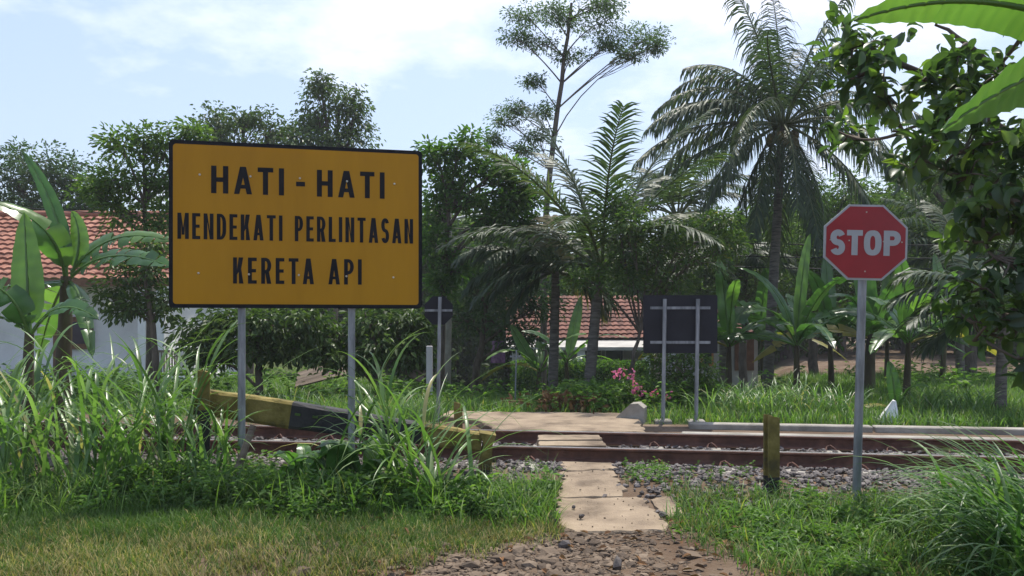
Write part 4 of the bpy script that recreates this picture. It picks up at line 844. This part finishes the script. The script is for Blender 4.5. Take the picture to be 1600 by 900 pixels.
banana_auto('banana plant with broad torn leaves left of the big palm trunk', 1140, 14.5, 534, 9, 1.25, 0.43, 2.2)
banana_auto('banana plant with a bright upright leaf right of the big palm trunk', 1246, 14.2, 532, 10, 1.5, 0.38, .4)
banana_auto('banana plant just left of the stop sign post', 1300, 16.0, 527, 9, 1.5, 0.43, 1.5)
banana_auto('banana plant with brown dried sheaths beside the stop sign post', 1357, 15.2, 522, 9, 1.5, 0.46, 2.9, r0=.13)
banana_auto('banana plant with one glowing upright leaf right of the stop sign', 1415, 13.4, 527, 10, 1.3, 0.41, 3.6)
banana_auto('banana plant in the shade behind the white marker stone', 1385, 19.0, 522, 9, 1.7, 0.48, .9)
banana_auto('banana plant in deep shade far right behind the low palm', 1470, 17.0, 517, 9, 1.6, 0.48, 2.0)
banana_auto('banana plant behind the big palm in line with its trunk', 1195, 19.0, 527, 9, 1.6, 0.48, 5.0)
banana_auto('small banana plant between the two palm trunks by the path', 888, 17.5, 560, 6, 1.2, .30, 1.1, 58)
banana_auto('small banana plant left of the palm trunks in the shade', 838, 17.8, 575, 6, 1.2, .30, 3.0, 55)
banana_auto('young low banana plant beside the white marker stone', 1405, 11.6, 632, 4, .62, .24, 2.6, r0=.04)
# banana plant standing right of the camera; only two leaves reach into view
Yb2 = 2.6
banana('banana plant leaning in at the top right with two glowing leaves', (2.75, 3.0, float(gz(2.75, 3.0))), np.array((2.6, 2.9, 2.1)), .12, [
    (np.array((2.55, 2.9, 2.2)), P(1640, -75, 2.7), P(1335, 32, 2.5), .22, dict(torn=.02, up=(.1, .75, .75), tint=.8, k=64)),
    (np.array((2.6, 2.9, 2.15)), P(1800, -40, 2.6), P(1470, 205, 2.3), .36, dict(torn=.02, up=(-.55, .6, .6), tint=.6, k=64)),
    (np.array((2.6, 2.9, 2.15)), np.array((3.3, 3.0, 3.2)), np.array((4.0, 3.1, 2.6)), .4),
    (np.array((2.6, 2.9, 2.15)), np.array((2.9, 2.2, 3.1)), np.array((3.2, 1.4, 2.7)), .4)])

# ---------------------------------------------------------------- near tree overhanging at the right
def near_tree():
    base = np.array((4.4, 5.4, float(gz(4.4, 5.4)))); root = thing('broadleaf_tree', 'near tree overhanging the right side with large dark leaves', 'tree', tuple(base))
    wd = MB(); fork = np.array((4.3, 5.3, 2.0)); wd.tube(bez(base - (0, 0, .3), np.array((4.5, 5.4, 1.0)), fork, 8) - base, np.linspace(.17, .12, 8), 10); cr_ = MB()
    cl = [(1335, 50, 32, 34, 5.2), (1330, 130, 34, 36, 5.3), (1330, 200, 32, 26, 5.3), (1385, 140, 34, 38, 5.0), (1440, 130, 30, 26, 5.0), (1500, 90, 34, 26, 4.8), (1545, 120, 36, 34, 4.8), (1590, 100, 34, 44, 4.7), (1480, 190, 36, 36, 4.9), (1420, 230, 34, 28, 5.0), (1540, 220, 40, 40, 4.7), (1600, 220, 40, 46, 4.6), (1490, 280, 40, 28, 4.9), (1440, 255, 26, 18, 5.0), (1560, 300, 44, 36, 4.6), (1610, 330, 40, 46, 4.5), (1520, 345, 30, 20, 4.8), (1530, 375, 20, 14, 4.9), (1595, 410, 40, 36, 4.4), (1560, 450, 34, 30, 4.5), (1600, 500, 40, 44, 4.4), (1545, 505, 22, 28, 4.5), (1610, 20, 40, 40, 4.7), (1400, 60, 26, 22, 5.1), (1590, 570, 30, 30, 4.5), (1660, 300, 50, 120, 4.6), (1650, 480, 40, 80, 4.5), (1580, 30, 30, 30, 4.8)]
    bo_ = []
    for (a_, b_, r_) in (((1480, 120, 4.9), (1330, 100, 5.2), .05), ((1500, 300, 4.8), (1395, 205, 5.1), .045), ((1570, 60, 4.8), (1470, 20, 5.0), .04), ((1590, 470, 4.5), (1540, 510, 4.5), .04), ((1580, 340, 4.7), (1525, 378, 4.8), .03)):
        bp = bez(fork, P(*a_), P(*b_), 16); bp[2:-1] += np.cumsum(rng.normal(0, .018, (13, 3)), 0); bo_.append(bp); wd.tube(bp - base, np.linspace(r_, .007, 16), 7, caps=False)
    bo_ = np.concatenate([b[5:] for b in bo_])
    for (cx, cy, rx_, ry_, Y) in cl:
        k = Y / F; c = P(cx, cy, Y) + (0, rng.normal(0, .12), 0); a, b = rx_ * k, ry_ * k
        st = bo_[np.argmin(np.linalg.norm(bo_ - c, axis=1) + rng.uniform(0, .25, len(bo_)))]
        lp = bez(st, (st + c) / 2 + rng.normal(0, .07, 3), c, 10)
        wd.tube(lp - base, np.linspace(.013, .005, 10), 5, caps=False)
        ns = int(6 + a * b * 190); sc = c + rdir(ns) * rng.random((ns, 1)) ** .45 * np.array((a, max(a, .2), b)) * 1.15
        for p in sc: wd.tube(bez(lp[rng.integers(6, 10)], (c + p) / 2 + rng.normal(0, .02, 3), p, 4) - base, np.linspace(.008, .003, 4), 4, caps=False)
        nl = 6; pos = np.repeat(sc, nl, 0) + rng.normal(0, .035, (ns * nl, 3))
        d = rng.normal(0, .8, pos.shape) + np.array((-.2, 0, -.25)) ; nr = rng.normal(0, .5, pos.shape) + np.array((0, 0, 1.)); ll = rng.uniform(.08, .155, len(pos))
        fine_leaves(cr_, pos - base, d, nr, ll, ll * .44, np.repeat(rng.random(ns), nl) * .6 + rng.random(ns * nl) * .4)
    wd.build('trunk', M['bark'], root); cr_.build('crown', M['leaf_near'], root)
M['leaf_near'] = leafmat('leaf_near', [(0, (.03, .056, .028)), (.45, (.048, .085, .032)), (.7, (.085, .15, .034)), (1, (.17, .24, .04))], .36, .42, .45)
near_tree()

# ---------------------------------------------------------------- tall grass clumps
def clump(px, Y, n, ln, wid, th1, az0=None, spread=.16, lab='', group=None, mat='grass_tall', azs=1.2, th0=.06, pw=1.6, cane=4):
    g = on(px, Y); base = np.column_stack((rng.normal(0, spread, n), rng.normal(0, spread, n), np.full(n, -.05)))
    az = rng.uniform(0, 2 * math.pi, n) if az0 is None else rng.normal(az0, azs, n)
    mb = MB(); l = ln * rng.uniform(.55, 1.08, n)
    blades(mb, base, az, l, wid * rng.uniform(.65, 1.2, n), np.abs(rng.normal(th0, .14, n)), rng.uniform(.5, 1.15, n) * th1, 10, None, 0, .35, pw, 2.6, .12)
    for i in range(cane):
        b = rng.normal(0, spread * .7, 2); h = ln * rng.uniform(.4, .6); a = rng.uniform(0, 6.3); q = np.array((math.cos(a), math.sin(a), 0)) * h * .2
        pts = bez(np.array((*b, -.05)), np.array((*b, h * .55)), np.array((*b, h)) + q, 6); mb.tube(pts, np.linspace(.011, .006, 6), 5, tint=.7)
        m_ = 6; bb = pts[rng.integers(1, 6, m_)]; blades(mb, bb, rng.uniform(0, 6.3, m_), ln * rng.uniform(.3, .55, m_), wid, rng.uniform(.15, .5, m_), rng.uniform(1.2, 2.2, m_), 8, None, 0, .35, 1.4, 2.4, .15)
    o = mb.build('tall_grass_clump', M[mat]); o.location = g; return tag(o, lab, 'grass clump', group)
LG = 'tall arching grass clump in the thick bank left of the big sign'
for px, Y, ln in ((-40, 7.0, 1.5), (5, 6.6, 1.45), (40, 7.2, 1.5), (75, 6.7, 1.4), (115, 7.1, 1.45), (150, 6.6, 1.25), (185, 7.0, 1.55), (222, 6.6, 1.5), (255, 7.0, 1.6), (290, 6.7, 1.55)  ):
    clump(px, Y, 16, ln * 1.15, .034, 1.9, lab=LG, group='tall grass left of the big sign', spread=.2, cane=2, th0=.22)
clump(335, 6.5, 16, 1.0, .026, 2.1, lab='smaller grass clump between the tall bank and the left sign post')
for px, Y, ln, n in ((560, 6.75, 1.05, 14), (612, 6.3, 1.4, 26), (650, 6.5, 1.3, 26), (690, 6.3, 1.15, 24)):
    clump(px, Y, int(n * .8), ln * 1.2, .034, 2.3, th0=.38, cane=1, lab='arching grass clump right of the second sign post', group='grass clumps right of the second sign post', spread=.12)
for px, Y, ln, a in ((1545, 5.7, .9, 2.9), (1565, 5.2, 1.1, 3.0), (1590, 4.6, 1.0, 3.0), (1605, 4.85, 1.0, 3.1), (1640, 4.5, 1.0, 3.2), (1620, 4.3, .75, 3.2), (1630, 5.5, 1.1, 2.9), (1670, 5.0, 1.15, 3.0)):
    clump(px, Y, 52, ln, .025, 2.5, az0=a, azs=.75, lab='dense drooping grass clump at the right edge beside the verge', group='drooping grass at the right edge', spread=.14, cane=0, th0=.25, pw=1.2, mat='grass_deep')
for px, Y in ((1120, 11.2), (1150, 11.5), (1180, 11.0), (1215, 11.4), (1250, 11.1), (1285, 11.5), (1320, 11.2), (1455, 11.1), (1490, 11.4), (1525, 11.0), (1165, 12.4), (1235, 12.6)):
    clump(px, Y, 60, .72, .018, 2.2, lab='pale green arching grass clump beyond the trackside kerb', group='grass clumps beyond the kerb', spread=.15, cane=0, th0=.15)
for px, Y in ((560, 10.6), (600, 10.5), (635, 10.7), (665, 10.5), (420, 10.8), (470, 11.2), (510, 10.8), (350, 11)):
    clump(px, Y, 60, .55, .015, 1.4, lab='upright green grass clump beyond the fallen barrier', group='grass clumps beyond the barrier', spread=.2, cane=0, th0=.1)
clump(1196, 6.5, 26, .34, .012, 2.0, lab='small grass tuft at the foot of the lone short post', cane=0, th0=.3, spread=.08)
# broad leaved plant by the second sign post
def canna(px, Y, lab, n, ln, w, seed):
    g = on(px, Y); root = thing('broadleaf_plant', lab, 'plant', tuple(g))
    for i in range(n):
        a = seed + i * 2.4; h = np.array((math.cos(a), math.sin(a), 0)); l = ln * rng.uniform(.7, 1.1); o = h * .03
        banana_leaf(root, o, o + h * l * .15 + (0, 0, l * .75), o + h * l * .55 + np.array((0, 0, l * rng.uniform(.45, .8))), w, torn=.0, fold=.1, k=14)
canna(525, 6.45, 'broad leaved plant left of the second sign post', 7, .72, .17, .2)
canna(478, 6.6, 'darker broad leaved plant between the two sign posts', 7, .6, .13, 1.0)
canna(575, 6.5, 'broad leaved plant partly behind the second sign post', 5, .75, .17, 2.9)
canna(440, 6.5, 'low broad leaved plant right of the wooden stake', 6, .42, .11, .5)

# ---------------------------------------------------------------- ground cover
def field(n, fx, fy, keep):
    px = rng.uniform(*fx, n); y = rng.uniform(*fy, n); x = (px - 800) / F * y; k = keep(px, y, x) > rng.random(n); k &= ~in_slab(x, y, .02); return x[k], y[k], px[k]
# short turf, drier towards the road edge
edge = lambda px: np.interp(px, [0, 450, 640, 740, 860], [4.3, 4.42, 4.7, 5.15, 5.6]) + .08 * np.sin(px * .021) + .06 * np.sin(px * .063 + 1)
x, y, px = field(90000, (-60, 880), (4.3, 7.0), lambda px, y, x: ss(-.25, .35, y - edge(px)) * (.45 + .55 * (wob(x * 1.5, y * 1.5) > -.25)))
dry = np.clip(1.08 - (y - edge(px)) * .9 + .45 * wob(x * 1.1 + 4, y * 1.4), 0, 1)
tn = np.where(rng.random(len(x)) < dry * .7, rng.uniform(.6, 1, len(x)), rng.uniform(0, .55, len(x)))
mb = MB(); blades(mb, np.column_stack((x, y, gz(x, y) - .01)), rng.uniform(0, 6.3, len(x)), rng.uniform(.05, .13, len(x)), rng.uniform(.004, .008, len(x)), rng.uniform(0, .6, len(x)), rng.uniform(.5, 1.9, len(x)), 3, tn)
x, y, px = field(36000, (1040, 2050), (4.3, 6.9), lambda px, y, x: (1 - ss(-1.35, -.95, dist(x, y) + .2 * wob(x * 2, y))) * ss(1140, 1260, px + (y - 4.69) * 140) * (.25 + .75 * (wob(x * 1.7, y * 1.3) > -.08)))
tn = np.where(rng.random(len(x)) < .22, rng.uniform(.6, 1, len(x)), rng.uniform(0, .55, len(x)))
blades(mb, np.column_stack((x, y, gz(x, y) - .01)), rng.uniform(0, 6.3, len(x)), rng.uniform(.06, .17, len(x)), rng.uniform(.004, .008, len(x)), rng.uniform(0, .6, len(x)), rng.uniform(.5, 1.9, len(x)), 3, tn)
tag(mb.build('short_grass', M['grass_short']), kind='stuff')
# leafy weeds
def weeds(mb, x, y, h, lsz, m=7):
    n = len(x); hh = h * rng.uniform(.4, 1.1, n); b = np.column_stack((x, y, gz(x, y))); lean = rng.normal(0, .25, (n, 2))
    t = rng.uniform(.15, 1, (n, m)); pos = b[:, None] + np.stack((lean[:, :1] * hh[:, None] * t, lean[:, 1:] * hh[:, None] * t, hh[:, None] * t), 2)
    pos = pos.reshape(-1, 3); a = rng.uniform(0, 6.3, len(pos)); d = np.column_stack((np.cos(a), np.sin(a), rng.uniform(-.35, .6, len(pos)))); ll = lsz * rng.uniform(.6, 1.3, len(pos))
    leaves(mb, pos, d, rng.normal(0, .35, pos.shape) + np.array((0, 0, 1.)), ll, ll * .5, np.clip(np.repeat(rng.random(n), m) * .6 + rng.random(len(pos)) * .4, 0, 1))
    blades(mb, b, np.arctan2(lean[:, 1], lean[:, 0]), hh, .006, .05, .3, 2, .4)
mb = MB()
hn = lambda x, y: np.clip(.55 + .9 * wob(x * 1.15 + 2, y * 1.1 + 1), .12, 1.25)
x, y, px = field(6500, (-60, 870), (5.55, 6.9), lambda px, y, x: ss(5.55, 6.1, y + .35 * wob(x * 1.3, y)) * (1 - ss(640, 860, px) * .55) * (1 - .75 * ss(6.5, 6.9, y)) * (.25 + .75 * (wob(x * 1.6, y * 1.7) > -.12))); weeds(mb, x, y, .30 * hn(x, y), .05)
x, y, px = field(2000, (470, 800), (5.9, 6.6), lambda px, y, x: ss(5.9, 6.2, y + .2 * wob(x, y)) * (1 - ss(690, 800, px))); weeds(mb, x, y, .36 * hn(x, y), .065)
x, y, px = field(12500, (1050, 2050), (4.5, 6.75), lambda px, y, x: (1 - ss(-1.4, -1.0, dist(x, y) + .2 * wob(x * 2, y))) * ss(1160, 1280, px + (y - 4.69) * 140) * (.10 + .90 * (wob(x * 1.6 + 2, y * 1.4) > .10))); weeds(mb, x, y, .17 * hn(x, y), .042)
x, y, px = field(800, (820, 1180), (6.9, 7.7), lambda px, y, x: .12 + .5 * (np.abs(px - 1010) < 30)); ok = np.abs(dist(x, y)) > .1; weeds(mb, x[ok], y[ok], .10, .03)
# blades standing among the weeds
x, y, px = field(7000, (-60, 870), (5.5, 6.9), lambda px, y, x: ss(5.5, 6.0, y) * (.3 + .7 * (wob(x * 1.9, y * 1.2 + 3) > 0)) * (1 - .6 * ss(6.5, 6.9, y)))
blades(mb, np.column_stack((x, y, gz(x, y) - .01)), rng.uniform(0, 6.3, len(x)), rng.uniform(.12, .42, len(x)), rng.uniform(.006, .013, len(x)), rng.uniform(0, .5, len(x)), rng.uniform(.6, 2.2, len(x)), 5)
x, y, px = field(10000, (1040, 2050), (4.6, 6.9), lambda px, y, x: (1 - ss(-1.4, -1.0, dist(x, y) + .2 * wob(x * 2, y))) * ss(1150, 1270, px + (y - 4.69) * 140) * (.25 + .75 * (wob(x * 1.3, y * 1.6 + 3) > 0)))
blades(mb, np.column_stack((x, y, gz(x, y) - .01)), rng.uniform(0, 6.3, len(x)), rng.uniform(.08, .30, len(x)), rng.uniform(.005, .011, len(x)), rng.uniform(0, .6, len(x)), rng.uniform(.6, 2.2, len(x)), 5)
tag(mb.build('leafy_weeds', M['weed']), kind='stuff')
# grass and low growth beyond the track
mb = MB()
def keepf(px, y, x): return ss(2.5, 2.8, dist(x, y)) * (.4 + .6 * (wob(x * .8, y * .8) > -.3))
x, y, px = field(52000, (-60, 700), (9.8, 19), keepf)
x2, y2, p2 = field(60000, (1010, 1700), (9.8, 24), lambda px, y, x: keepf(px, y, x) * (1 - ss(20, 26, y) * ss(1200, 1300, px))); x3, y3, p3 = field(16000, (700, 1010), (11.2, 22), keepf)
x = np.concatenate((x, x2, x3)); y = np.concatenate((y, y2, y3))
blades(mb, np.column_stack((x, y, gz(x, y) - .02)), rng.uniform(0, 6.3, len(x)), rng.uniform(.10, .30, len(x)), rng.uniform(.008, .018, len(x)), rng.uniform(0, .5, len(x)), rng.uniform(.4, 1.9, len(x)), 3)
tag(mb.build('meadow_grass', M['weed']), kind='stuff')
mb = MB(); x, y, px = field(5200, (690, 1120), (11.3, 24), lambda px, y, x: (.12 + .88 * ss(820, 900, px)) * (.25 + .75 * ss(-.2, .5, wob(x * .7, y * .5)))); weeds(mb, x, y, .42, .09, 12)
x, y, px = field(2200, (-50, 700), (12, 19), lambda px, y, x: .1 + .7 * ss(.1, .6, wob(x * .6, y * .5))); weeds(mb, x, y, .5, .10, 12)
x, y, px = field(500, (1120, 1650), (14, 25), lambda px, y, x: .08 + .8 * ss(.1, .6, wob(x * .6, y * .5))); weeds(mb, x, y, .5, .12, 12)
tag(mb.build('undergrowth', M['weed']), kind='stuff')
# dead leaves
mb = MB(); n = 320; c = P(890, 628, 12.2); pos = np.column_stack((rng.normal(c[0] - .05, .35, n), rng.normal(12.0, .3, n), np.zeros(n))); pos[:, 2] = gz(pos[:, 0], pos[:, 1]) + rng.uniform(.02, .22, n); leaves(mb, pos, rdir(n), rdir(n, .6), .13, .06)
x, y, px = field(520, (550, 1600), (4.4, 7), lambda px, y, x: .5 + 0 * px); leaves(mb, np.column_stack((x, y, gz(x, y) + .03)), rdir(len(x)) * np.array((1, 1, .2)), rdir(len(x), 2.5), .07, .03)
tag(mb.build('dead_leaves', M['litter']), kind='stuff')
